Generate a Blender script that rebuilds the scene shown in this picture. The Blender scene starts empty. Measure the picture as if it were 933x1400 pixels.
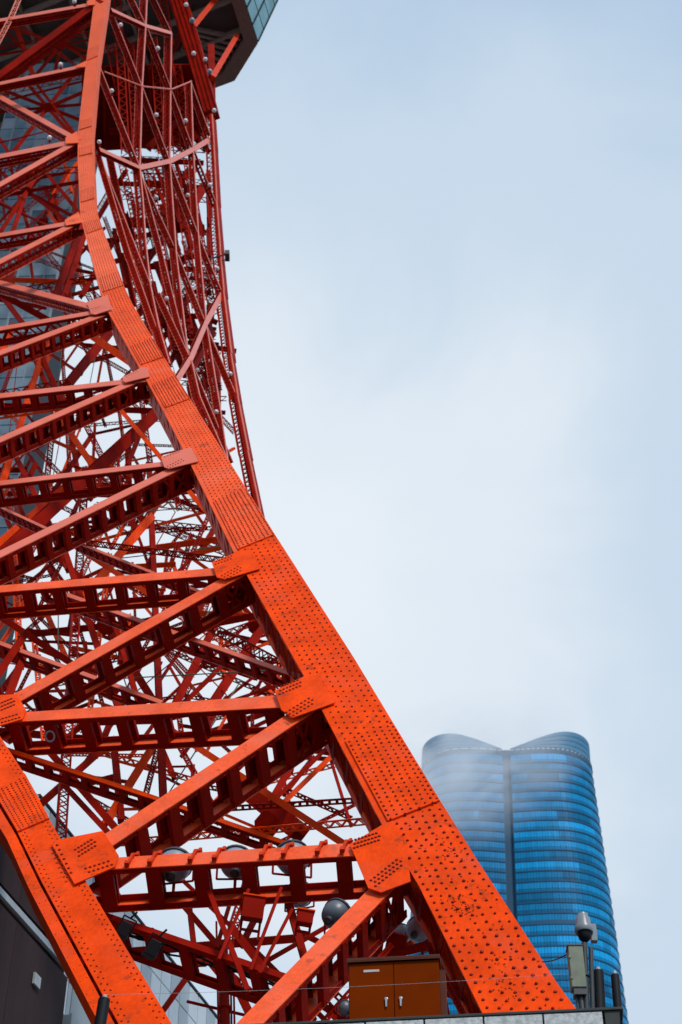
import bpy, bmesh, math, random
from mathutils import Vector, Matrix
random.seed(7)
R = math.radians
C = bpy.context.scene.collection
SC = bpy.context.scene

# ------------------------------------------------------------------ camera, sky, sun, exposure
FPX, PITCH, CAMZ = 2400.0, R(43.0), 1.6
cam_d = bpy.data.cameras.new('camera'); cam = bpy.data.objects.new('camera', cam_d); C.objects.link(cam)
cam.location = (0, 0, CAMZ); cam.rotation_euler = (math.pi/2 + PITCH, 0, 0)
cam_d.sensor_fit = 'VERTICAL'; cam_d.sensor_height = 36.0; cam_d.lens = 36.0*FPX/1400.0
cam_d.clip_start = 0.5; cam_d.clip_end = 6000
cam_d.dof.use_dof = True; cam_d.dof.focus_distance = 37.0; cam_d.dof.aperture_fstop = 1.8
SC.camera = cam
SC.view_settings.view_transform = 'Standard'; SC.view_settings.look = 'None'
SC.view_settings.exposure = 0.0; SC.view_settings.gamma = 1.0
SC.cycles.volume_bounces = 3; SC.cycles.max_bounces = 8; SC.cycles.diffuse_bounces = 4

SUN_EL, SUN_AZ = R(50), R(152)     # azimuth measured clockwise from +Y; the sun stands behind the camera
W = bpy.data.worlds.new('World'); SC.world = W; W.use_nodes = True
def ray0(x, y): return Vector((0, math.cos(PITCH), math.sin(PITCH)))+Vector((1, 0, 0))*((x-466.5)/FPX)+Vector((0, -math.sin(PITCH), math.cos(PITCH)))*((700.0-y)/FPX)
def build_sky():
    nt = W.node_tree; N = nt.nodes; L = nt.links; N.clear()
    out = N.new('ShaderNodeOutputWorld')
    sky = N.new('ShaderNodeTexSky'); sky.sky_type = 'NISHITA'; sky.sun_disc = False
    sky.sun_elevation = SUN_EL; sky.sun_rotation = SUN_AZ
    bg1 = N.new('ShaderNodeBackground'); bg1.inputs[1].default_value = 0.10
    L.new(sky.outputs[0], bg1.inputs[0])
    tc = N.new('ShaderNodeTexCoord'); mp = N.new('ShaderNodeMapping'); mp.inputs['Scale'].default_value = (1, 1, 1.6)
    L.new(tc.outputs['Generated'], mp.inputs[0])
    nz = N.new('ShaderNodeTexNoise'); nz.inputs['Scale'].default_value = 4.2; nz.inputs['Detail'].default_value = 6; nz.inputs['Roughness'].default_value = 0.52; nz.inputs['Distortion'].default_value = 0.4
    L.new(mp.outputs[0], nz.inputs[0])
    # overcast deck: a broad bright part of the cloud, bluer and dimmer away from it
    dt = N.new('ShaderNodeVectorMath'); dt.operation = 'DOT_PRODUCT'; L.new(tc.outputs['Generated'], dt.inputs[0]); dt.inputs[1].default_value = SKY_BRIGHT
    ac = N.new('ShaderNodeMath'); ac.operation = 'ARCCOSINE'; L.new(dt.outputs['Value'], ac.inputs[0])
    ad = N.new('ShaderNodeMath'); ad.operation = 'MULTIPLY_ADD'; ad.inputs[1].default_value = 0.30; ad.inputs[2].default_value = -0.15
    L.new(nz.outputs[0], ad.inputs[0])
    sm = N.new('ShaderNodeMath'); sm.operation = 'ADD'; L.new(ac.outputs[0], sm.inputs[0]); L.new(ad.outputs[0], sm.inputs[1])
    cr = N.new('ShaderNodeValToRGB'); e = cr.color_ramp.elements; cr.color_ramp.interpolation = 'EASE'
    e[0].position = 0.0; e[0].color = (0.85, 0.92, 0.985, 1)
    e[1].position = 0.42; e[1].color = (0.45, 0.61, 0.80, 1)
    for p, c in ((0.11, (0.80, 0.88, 0.96, 1)), (0.24, (0.62, 0.745, 0.88, 1))):
        k = e.new(p); k.color = c
    L.new(sm.outputs[0], cr.inputs[0])
    bg2 = N.new('ShaderNodeBackground'); bg2.inputs[1].default_value = 1.0; L.new(cr.outputs[0], bg2.inputs[0])
    mx = N.new('ShaderNodeMixShader'); mx.inputs[0].default_value = 0.93
    L.new(bg1.outputs[0], mx.inputs[1]); L.new(bg2.outputs[0], mx.inputs[2]); L.new(mx.outputs[0], out.inputs[0])
SKY_BRIGHT = (ray0(430, 830)).normalized()
build_sky()
sl = bpy.data.lights.new('sun', 'SUN'); sl.energy = 2.6; sl.angle = R(12); sl.color = (1.0, 0.96, 0.9)
so = bpy.data.objects.new('sun', sl); C.objects.link(so)
sdir = Vector((math.sin(SUN_AZ)*math.cos(SUN_EL), math.cos(SUN_AZ)*math.cos(SUN_EL), math.sin(SUN_EL)))
so.rotation_euler = sdir.to_track_quat('Z', 'Y').to_euler(); so.location = sdir*300

# ------------------------------------------------------------------ geometry of the survey: rays measured on the photograph
CO, SI = math.cos(PITCH), math.sin(PITCH)
CAM = Vector((0, 0, CAMZ)); FW = Vector((0, CO, SI)); UP = Vector((0, -SI, CO)); RT = Vector((1, 0, 0))
def ray(x, y): return FW + RT*((x-466.5)/FPX) + UP*((700.0-y)/FPX)
def at(x, y, d): return CAM + ray(x, y)*d
def depth(p): return (p-CAM).dot(FW)
def proj(p):
    q = p-CAM; d = q.dot(FW); return (466.5+FPX*q.dot(RT)/d, 700-FPX*q.dot(UP)/d)
def on_plane(x, y, P, n):
    r = ray(x, y); return CAM + r*((P-CAM).dot(n)/r.dot(n))
def on_level(x, y, z): return on_plane(x, y, Vector((0, 0, z)), Vector((0, 0, 1)))
def lerp(a, b, t): return a+(b-a)*t

# ------------------------------------------------------------------ materials
def mat(name, col, rough=0.5, metal=0.0, var=0.12, scale=3.0, bump=0.0, bscale=40.0, spec=0.5, wear=None, wear_at=0.64, wear_scale=2.2, streak=False, coat=0.0, fine=0.0, chalk=None):
    m = bpy.data.materials.new(name); m.use_nodes = True
    nt = m.node_tree; N = nt.nodes; L = nt.links; b = N['Principled BSDF']
    b.inputs['Roughness'].default_value = rough; b.inputs['Metallic'].default_value = metal
    b.inputs['Specular IOR Level'].default_value = spec
    if coat: b.inputs['Coat Weight'].default_value = coat
    geo = N.new('ShaderNodeNewGeometry')
    nz = N.new('ShaderNodeTexNoise'); nz.inputs['Scale'].default_value = scale; nz.inputs['Detail'].default_value = 6
    src = geo.outputs['Position']
    if streak:
        mp = N.new('ShaderNodeMapping'); mp.inputs['Scale'].default_value = (1, 1, 0.15); L.new(src, mp.inputs[0]); L.new(mp.outputs[0], nz.inputs[0])
    else: L.new(src, nz.inputs[0])
    r = N.new('ShaderNodeMapRange'); r.inputs[1].default_value = 0.3; r.inputs[2].default_value = 0.7
    r.inputs[3].default_value = 1-var; r.inputs[4].default_value = 1+var; L.new(nz.outputs[0], r.inputs[0])
    mul = N.new('ShaderNodeMix'); mul.data_type = 'RGBA'; mul.blend_type = 'MULTIPLY'; mul.inputs[0].default_value = 1
    mul.inputs[6].default_value = (*col, 1); L.new(r.outputs[0], mul.inputs[7]); last = mul.outputs[2]
    if wear:
        n2 = N.new('ShaderNodeTexNoise'); n2.inputs['Scale'].default_value = wear_scale; n2.inputs['Detail'].default_value = 9; n2.inputs['Roughness'].default_value = 0.68
        L.new(src, n2.inputs[0])
        rr = N.new('ShaderNodeMapRange'); rr.inputs[1].default_value = wear_at; rr.inputs[2].default_value = wear_at+0.05; L.new(n2.outputs[0], rr.inputs[0])
        mm = N.new('ShaderNodeMix'); mm.data_type = 'RGBA'; L.new(rr.outputs[0], mm.inputs[0]); L.new(last, mm.inputs[6]); mm.inputs[7].default_value = (*wear, 1); last = mm.outputs[2]
    if fine:
        n4 = N.new('ShaderNodeTexNoise'); n4.inputs['Scale'].default_value = scale*9; n4.inputs['Detail'].default_value = 8; n4.inputs['Roughness'].default_value = 0.7
        mp4 = N.new('ShaderNodeMapping'); mp4.inputs['Scale'].default_value = (1, 1, 0.35); L.new(src, mp4.inputs[0]); L.new(mp4.outputs[0], n4.inputs[0])
        r4 = N.new('ShaderNodeMapRange'); r4.inputs[1].default_value = 0.3; r4.inputs[2].default_value = 0.7; r4.inputs[3].default_value = 1-fine; r4.inputs[4].default_value = 1+fine; L.new(n4.outputs[0], r4.inputs[0])
        m4 = N.new('ShaderNodeMix'); m4.data_type = 'RGBA'; m4.blend_type = 'MULTIPLY'; m4.inputs[0].default_value = 1; L.new(last, m4.inputs[6]); L.new(r4.outputs[0], m4.inputs[7]); last = m4.outputs[2]
    if chalk:
        n5 = N.new('ShaderNodeTexNoise'); n5.inputs['Scale'].default_value = 0.7; n5.inputs['Detail'].default_value = 7; n5.inputs['Distortion'].default_value = 0.6; L.new(src, n5.inputs[0])
        r5 = N.new('ShaderNodeMapRange'); r5.inputs[1].default_value = 0.50; r5.inputs[2].default_value = 0.68; r5.inputs[4].default_value = 0.55; L.new(n5.outputs[0], r5.inputs[0])
        m5 = N.new('ShaderNodeMix'); m5.data_type = 'RGBA'; L.new(r5.outputs[0], m5.inputs[0]); L.new(last, m5.inputs[6]); m5.inputs[7].default_value = (*chalk, 1); last = m5.outputs[2]
    L.new(last, b.inputs['Base Color'])
    if bump:
        n3 = N.new('ShaderNodeTexNoise'); n3.inputs['Scale'].default_value = bscale; n3.inputs['Detail'].default_value = 4; L.new(src, n3.inputs[0])
        bp = N.new('ShaderNodeBump'); bp.inputs['Strength'].default_value = bump; bp.inputs['Distance'].default_value = 0.02
        L.new(n3.outputs[0], bp.inputs['Height']); L.new(bp.outputs[0], b.inputs['Normal'])
    return m
M = {}
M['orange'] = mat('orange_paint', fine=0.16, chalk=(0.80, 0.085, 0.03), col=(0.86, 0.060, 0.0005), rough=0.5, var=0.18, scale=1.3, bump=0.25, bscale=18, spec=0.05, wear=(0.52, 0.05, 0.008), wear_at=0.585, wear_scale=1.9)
M['upper'] = mat('haze_tinted_orange_paint', (0.93, 0.135, 0.045), 0.45, var=0.10, scale=0.8, spec=0.15, wear=(0.62, 0.08, 0.02), wear_at=0.62, wear_scale=0.9)  # haze over the upper leg put into the paint colour
M['clampred'] = mat('shadow_orange_paint', (0.62, 0.035, 0.003), 0.5, var=0.2, scale=4, spec=0.1)  # the same orange with clamp shadow darkened into it
M['mid'] = mat('half_haze_orange_paint', (0.90, 0.093, 0.017), 0.47, var=0.14, scale=1.0, spec=0.1, fine=0.12, chalk=(0.90, 0.14, 0.06), wear=(0.55, 0.06, 0.012), wear_at=0.60, wear_scale=1.4)  # midway tone, part of the height haze tinted into the orange
M['strip'] = mat('orange_strut_paint', fine=0.16, chalk=(0.88, 0.15, 0.07), col=(0.90, 0.098, 0.018), rough=0.42, var=0.15, scale=1.6, spec=0.18, wear=(0.55, 0.07, 0.02), wear_at=0.60, wear_scale=2.5)
M['red'] = mat('shade_darkened_red_paint', (0.29, 0.008, 0.002), 0.55, var=0.22, scale=1.0, spec=0.03)  # darkened to hold the shade of undersides and inner steel
M['pink'] = mat('sky_lit_red_paint', (0.76, 0.15, 0.085), 0.40, var=0.10, scale=1.0, spec=0.4)  # sky gloss on light-facing plates painted in as pink
M['pale'] = mat('lit_edge_pink_paint', (0.72, 0.19, 0.135), 0.4, var=0.08, scale=1.0, spec=0.4)  # lit outer edges of the face members, set in the colour
M['rivet'] = mat('shade_dark_rivet_head', (0.25, 0.016, 0.003), 0.5, var=0.3, scale=9, spec=0.15)  # dome shade painted in: heads darker than the plate around them
M['rust'] = mat('rust_blister', (0.20, 0.030, 0.008), 0.8, spec=0.05, var=0.4, scale=30)
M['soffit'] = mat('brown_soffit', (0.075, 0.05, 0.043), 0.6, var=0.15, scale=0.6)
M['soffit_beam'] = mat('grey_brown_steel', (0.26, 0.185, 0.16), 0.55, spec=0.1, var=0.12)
M['rim'] = mat('brown_cladding', (0.22, 0.13, 0.11), 0.5, spec=0.1, var=0.1)
M['teal'] = mat('teal_glass', (0.19, 0.40, 0.44), 0.15, var=0.25, scale=0.5, spec=0.5)
M['mull'] = mat('dark_mullion', (0.02, 0.03, 0.036), 0.5, spec=0.1)
M['shaft1'] = mat('blue_grey_glass', (0.22, 0.31, 0.375), 0.3, var=0.3, scale=0.5, spec=0.08)
M['shaft2'] = mat('pale_blue_panel', (0.36, 0.41, 0.48), 0.4, spec=0.08, var=0.15, scale=0.5)
M['shaft3'] = mat('deep_blue_glass', (0.10, 0.17, 0.23), 0.3, var=0.3, scale=0.4, spec=0.08)
M['shaftframe'] = mat('silver_frame', (0.30, 0.36, 0.40), 0.5, spec=0.2)
M['brown'] = mat('dark_brown_cladding', (0.034, 0.018, 0.018), 0.6, var=0.22, scale=2.0, streak=True, spec=0.15)
M['trim'] = mat('pale_metal_trim', (0.40, 0.45, 0.48), 0.4, metal=0.2)
M['clad'] = mat('grey_metal_cladding', (0.27, 0.33, 0.37), 0.35, var=0.12, scale=1.5, streak=True)
M['frost'] = mat('frosted_glass', (0.40, 0.47, 0.51), 0.3, spec=0.3, var=0.16, scale=0.5)
M['frost2'] = mat('frosted_glass_light', (0.62, 0.69, 0.73), 0.3, spec=0.3, var=0.12, scale=0.5)
M['black'] = mat('black_rubber', (0.008, 0.009, 0.011), 0.5, var=0.2, spec=0.2)
M['dome'] = mat('dark_grey_enamel', (0.10, 0.11, 0.135), 0.4)
M['dark'] = mat('dark_steel', (0.035, 0.038, 0.042), 0.4, var=0.2)
M['grey'] = mat('grey_enamel', (0.25, 0.30, 0.36), 0.35, var=0.12)
M['lamp_white'] = mat('milk_glass', (0.85, 0.85, 0.86), 0.25, var=0.05)
M['lens'] = mat('lamp_glass', (0.55, 0.62, 0.68), 0.1, var=0.1)
M['cab'] = mat('brown_orange_paint', (0.185, 0.026, 0.002), 0.7, spec=0.0, var=0.10, scale=2.5, bump=0.08, bscale=60)
M['lid'] = mat('dark_brown_paint', (0.09, 0.020, 0.007), 0.5, spec=0.2, var=0.2)
M['chrome'] = mat('chrome', (0.5, 0.5, 0.52), 0.3, metal=0.9)
M['cream'] = mat('cream_plastic', (0.20, 0.225, 0.165), 0.5, var=0.15, scale=5, spec=0.2)
M['cam'] = mat('grey_white_plastic', (0.22, 0.25, 0.28), 0.35, var=0.10)
M['stone'] = mat('grey_stone', (0.50, 0.53, 0.53), 0.75, var=0.3, scale=14, bump=0.4, bscale=50)
M['coping'] = mat('dark_coping', (0.045, 0.052, 0.050), 0.5, var=0.25, scale=3, spec=0.2)
M['concrete'] = mat('concrete', (0.25, 0.25, 0.25), 0.85, var=0.2)
M['asphalt'] = mat('asphalt', (0.05, 0.05, 0.052), 0.9, var=0.25, scale=0.8)
M['city'] = mat('pale_bounce_ground', (0.32, 0.32, 0.31), 0.9, var=0.3, scale=0.02)
M['wire'] = mat('pale_wire', (0.35, 0.33, 0.32), 0.5)
M['label'] = mat('white_plate', (0.48, 0.48, 0.46), 0.5)
M['green'] = mat('green_cable', (0.03, 0.10, 0.05), 0.5)

# ------------------------------------------------------------------ mesh helpers
class MB:
    def __init__(s): s.v = []; s.f = []
    def add(s, vs, fs):
        k = len(s.v); s.v += [tuple(v) for v in vs]; s.f += [tuple(i+k for i in f) for f in fs]
    def hexa(s, p):   # p: 8 corners, bottom ring then top ring
        s.add(p, [(3,2,1,0), (4,5,6,7), (0,1,5,4), (1,2,6,5), (2,3,7,6), (3,0,4,7)])
    def bar(s, P, Q, a, b, wa, wb, oa=0.0, ob=0.0, wa2=None, wb2=None):
        """box along P-Q, half sizes wa/2 along unit a, wb/2 along unit b, offset oa,ob"""
        wa2 = wa if wa2 is None else wa2; wb2 = wb if wb2 is None else wb2
        p = []
        for X, u, w in ((P, wa, wb), (Q, wa2, wb2)):
            c = X+a*oa+b*ob
            p += [c-a*u/2-b*w/2, c+a*u/2-b*w/2, c+a*u/2+b*w/2, c-a*u/2+b*w/2]
        s.hexa(p)
    def box(s, lo, hi):
        x0,y0,z0 = lo; x1,y1,z1 = hi
        s.hexa([(x0,y0,z0),(x1,y0,z0),(x1,y1,z0),(x0,y1,z0),(x0,y0,z1),(x1,y0,z1),(x1,y1,z1),(x0,y1,z1)])
    def tube(s, P, Q, r, n=8, r2=None, caps=True):
        r2 = r if r2 is None else r2
        t = (Q-P); t = t.normalized() if t.length > 1e-9 else Vector((0,0,1))
        a = t.orthogonal().normalized(); b = t.cross(a)
        vs = [P+(a*math.cos(2*math.pi*i/n)+b*math.sin(2*math.pi*i/n))*r for i in range(n)] + \
             [Q+(a*math.cos(2*math.pi*i/n)+b*math.sin(2*math.pi*i/n))*r2 for i in range(n)]
        fs = [(i, (i+1)%n, n+(i+1)%n, n+i) for i in range(n)]
        if caps: fs += [tuple(range(n-1,-1,-1)), tuple(range(n, 2*n))]
        s.add(vs, fs)
    def path(s, pts, r, n=6):
        for a, b in zip(pts, pts[1:]): s.tube(a, b, r, n)
    def lathe(s, O, ax, prof, n=20):
        ax = ax.normalized(); a = ax.orthogonal().normalized(); b = ax.cross(a); vs = []; fs = []
        for (r, h) in prof:
            for i in range(n):
                th = 2*math.pi*i/n; vs.append(O+ax*h+(a*math.cos(th)+b*math.sin(th))*max(r, 1e-4))
        m = len(prof)
        for j in range(m-1):
            for i in range(n): fs.append((j*n+i, j*n+(i+1)%n, (j+1)*n+(i+1)%n, (j+1)*n+i))
        fs.append(tuple(range(n-1,-1,-1))); fs.append(tuple((m-1)*n+i for i in range(n)))
        s.add(vs, fs)
    def dome(s, O, n, r, h, k=7):
        a = n.orthogonal().normalized(); b = n.cross(a); vs = []; fs = []
        for rr, hh in ((1.0, 0.0), (0.72, 0.75)):
            for i in range(k):
                th = 2*math.pi*i/k+0.3; vs.append(O+(a*math.cos(th)+b*math.sin(th))*r*rr+n*h*hh)
        vs.append(O+n*h)
        for i in range(k):
            j = (i+1)%k; fs.append((i, j, k+j, k+i)); fs.append((k+i, k+j, 2*k))
        s.add(vs, fs)
    def prism(s, poly, n, th):  # polygon (list of Vector), thickness th along n
        m = len(poly); vs = [p for p in poly]+[p+n*th for p in poly]
        s.add(vs, [tuple(range(m-1,-1,-1)), tuple(range(m, 2*m))]+[(i, (i+1)%m, m+(i+1)%m, m+i) for i in range(m)])
    def build(s, name, m, parent=None, smooth=False, bevel=0.0):
        me = bpy.data.meshes.new(name); me.from_pydata(s.v, [], s.f); me.materials.append(m)
        bm = bmesh.new(); bm.from_mesh(me); bmesh.ops.recalc_face_normals(bm, faces=bm.faces)
        if smooth:
            for f in bm.faces: f.smooth = True
        bm.to_mesh(me); bm.free()
        o = bpy.data.objects.new(name, me); C.objects.link(o)
        if parent is not None: o.parent = parent
        if smooth: 
            try: me.set_sharp_from_angle(angle=R(40))
            except Exception: pass
        if bevel:
            md = o.modifiers.new('bevel', 'BEVEL'); md.width = bevel; md.segments = 2; md.limit_method = 'ANGLE'
        return o
def tag(o, label=None, cat=None, group=None, kind=None):
    if label: o['label'] = label
    if cat: o['category'] = cat
    if group: o['group'] = group
    if kind: o['kind'] = kind
    return o
def empty(name, label, cat, group=None):
    o = bpy.data.objects.new(name, None); C.objects.link(o); o.empty_display_size = 0.3
    return tag(o, label, cat, group)
def frame(P, Q, n):
    t = (Q-P).normalized(); n = (n-t*n.dot(t)).normalized(); return t, n, t.cross(n).normalized()

# ------------------------------------------------------------------ ground
g = MB(); g.box((-3000, -3000, -0.5), (3000, 3000, 0.0)); tag(g.build('ground', M['asphalt']), kind='structure')
g = MB(); rr_ = [(230, 2900)]                       # unseen pale city ring added to bounce light up into the low cloud
for i in range(48):
    a0, a1 = 2*math.pi*i/48, 2*math.pi*(i+1)/48
    g.add([(230*math.sin(a0), 60+230*math.cos(a0), .004), (230*math.sin(a1), 60+230*math.cos(a1), .004), (2800*math.sin(a1), 2800*math.cos(a1), .004), (2800*math.sin(a0), 2800*math.cos(a0), .004)], [(0, 1, 2, 3)])
tag(g.build('city_bounce_ring', M['city']), kind='structure')

# ------------------------------------------------------------------ the tower
tower = empty('lattice_tower', 'tall orange red lattice steel tower with riveted leg rising up the left half', 'tower')

# leg chord seen largest: it climbs in the vertical plane that runs from the foot to the tower axis
PA0 = at(700, 1300, 34.0); PA1 = at(138, 0, 112.0)
uA = Vector((PA1.x-PA0.x, PA1.y-PA0.y, 0)).normalized(); nA = Vector((uA.y, -uA.x, 0))
VF = Vector((-0.99, 0.14, 0)).normalized()          # run of the main face, level
ST_A = [((139,-75),(156,-79)), ((129,2),(146.5,-2)), ((118,84),(134.5,77)), ((107,179),(126,173)), ((106.5,215),(127,210)), ((109,278),(130,272)),
        ((110,294),(133,290)), ((117,322),(141,313)), ((138,401),(170,391)), ((149.5,429),(181,415)), ((190,501),(225,489)), ((222.5,560),(261,546)),
        ((252,617),(296,602)), ((320,755),(377,732)), ((417,926),(484,899)), ((523,1128),(603,1096)), ((573,1211),(651,1173)), ((661,1387),(764,1347)), ((715,1480),(830,1436))]
def chord_frames(stations, ctr3d, facedir):
    ctr = [ctr3d((a[0]+b[0])/2, (a[1]+b[1])/2) for a, b in stations]; fr = []
    for i, (a, b) in enumerate(stations):
        t = (ctr[max(i-1, 0)]-ctr[min(i+1, len(ctr)-1)]).normalized()   # upwards along the chord
        n = t.cross(facedir).normalized()
        if n.dot(CAM-ctr[i]) < 0: n = -n
        L = on_plane(a[0], a[1], ctr[i], n); Rr = on_plane(b[0], b[1], ctr[i], n)
        fr.append((L, Rr, n, t))
    return fr
FA = chord_frames(ST_A, lambda x, y: on_plane(x, y, PA0, nA), VF)
YA = [(a[1]+b[1])/2 for a, b in ST_A]
def a_at(y):
    """frame of the big chord at photograph height y"""
    for i in range(len(YA)-1):
        if YA[i] <= y <= YA[i+1]:
            k = (y-YA[i])/(YA[i+1]-YA[i]); break
    else: i, k = (0, 0.0) if y < YA[0] else (len(YA)-2, 1.0)
    a, b = FA[i], FA[i+1]
    return lerp(a[0], b[0], k), lerp(a[1], b[1], k), lerp(a[2], b[2], k).normalized(), lerp(a[3], b[3], k).normalized()
def dA(y):
    L, Rr, n, t = a_at(y); return depth((L+Rr)/2)
def onA(x, y, yn=None, off=0.0):
    L, Rr, n, t = a_at(y if yn is None else yn); return on_plane(x, y, (L+Rr)/2+n*off, n)

def chord_part(fr, name, m, depth_k, solid_right=True, lace=True, mat_side=None, splice=None, rivet=None, rp=0.1, label=None):
    """box chord between consecutive frames: cover plate, side web, back plate, laced open side"""
    mb = MB()
    for (a, b) in zip(fr, fr[1:]):
        La, Ra, na, ta = a; Lb, Rb, nb, tb = b
        wa = (Ra-La).length; wb = (Rb-Lb).length; ca = (Ra-La)/wa; cb = (Rb-Lb)/wb
        th = 0.05
        mb.hexa([La, Ra, Ra-na*th, La-na*th, Lb, Rb, Rb-nb*th, Lb-nb*th])                       # cover plate
        Da, Db = wa*depth_k, wb*depth_k; ia, ib = wa*0.05, wb*0.05
        def q(La, ca, na, x, z): return La+ca*x-na*z
        # right web
        mb.hexa([q(La,ca,na,wa-ia-0.04,th), q(La,ca,na,wa-ia,th), q(La,ca,na,wa-ia,Da), q(La,ca,na,wa-ia-0.04,Da),
                 q(Lb,cb,nb,wb-ib-0.04,th), q(Lb,cb,nb,wb-ib,th), q(Lb,cb,nb,wb-ib,Db), q(Lb,cb,nb,wb-ib-0.04,Db)])
        # back plate
        mb.hexa([q(La,ca,na,ia,Da), q(La,ca,na,wa-ia,Da), q(La,ca,na,wa-ia,Da+0.04), q(La,ca,na,ia,Da+0.04),
                 q(Lb,cb,nb,ib,Db), q(Lb,cb,nb,wb-ib,Db), q(Lb,cb,nb,wb-ib,Db+0.04), q(Lb,cb,nb,ib,Db+0.04)])
        # angles of the laced side, front and back
        for z0, z1 in ((0.0, 0.20), (0.80, 1.0)):
            mb.hexa([q(La,ca,na,ia,th+(Da-th)*z0), q(La,ca,na,ia+0.04,th+(Da-th)*z0), q(La,ca,na,ia+0.04,th+(Da-th)*z1), q(La,ca,na,ia,th+(Da-th)*z1),
                     q(Lb,cb,nb,ib,th+(Db-th)*z0), q(Lb,cb,nb,ib+0.04,th+(Db-th)*z0), q(Lb,cb,nb,ib+0.04,th+(Db-th)*z1), q(Lb,cb,nb,ib,th+(Db-th)*z1)])
    o = mb.build(name, m, tower)
    if label: o['label'] = label
    # lacing
    lc = MB()
    for (a, b) in zip(fr, fr[1:]):
        La, Ra, na, ta = a; Lb, Rb, nb, tb = b
        wa = (Ra-La).length; wb = (Rb-Lb).length; ca = (Ra-La)/wa; cb = (Rb-Lb)/wb
        n = max(2, int((Lb-La).length/(wa*0.42)))
        for i in range(n):
            k0, k1 = i/n, (i+1)/n
            def g(k, z): 
                w = lerp(wa, wb, k); return lerp(La, Lb, k)+lerp(ca, cb, k)*(w*0.05-0.012)-lerp(na, nb, k)*(0.05+(w*depth_k-0.05)*z)
            P, Q = (g(k0, 0.1), g(k1, 0.9)) if i % 2 == 0 else (g(k0, 0.9), g(k1, 0.1))
            t, nn, bb = frame(P, Q, ca); lc.bar(P, Q, bb, nn, wa*0.075, 0.02)
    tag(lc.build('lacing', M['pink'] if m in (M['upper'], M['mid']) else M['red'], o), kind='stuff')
    return o

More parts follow.
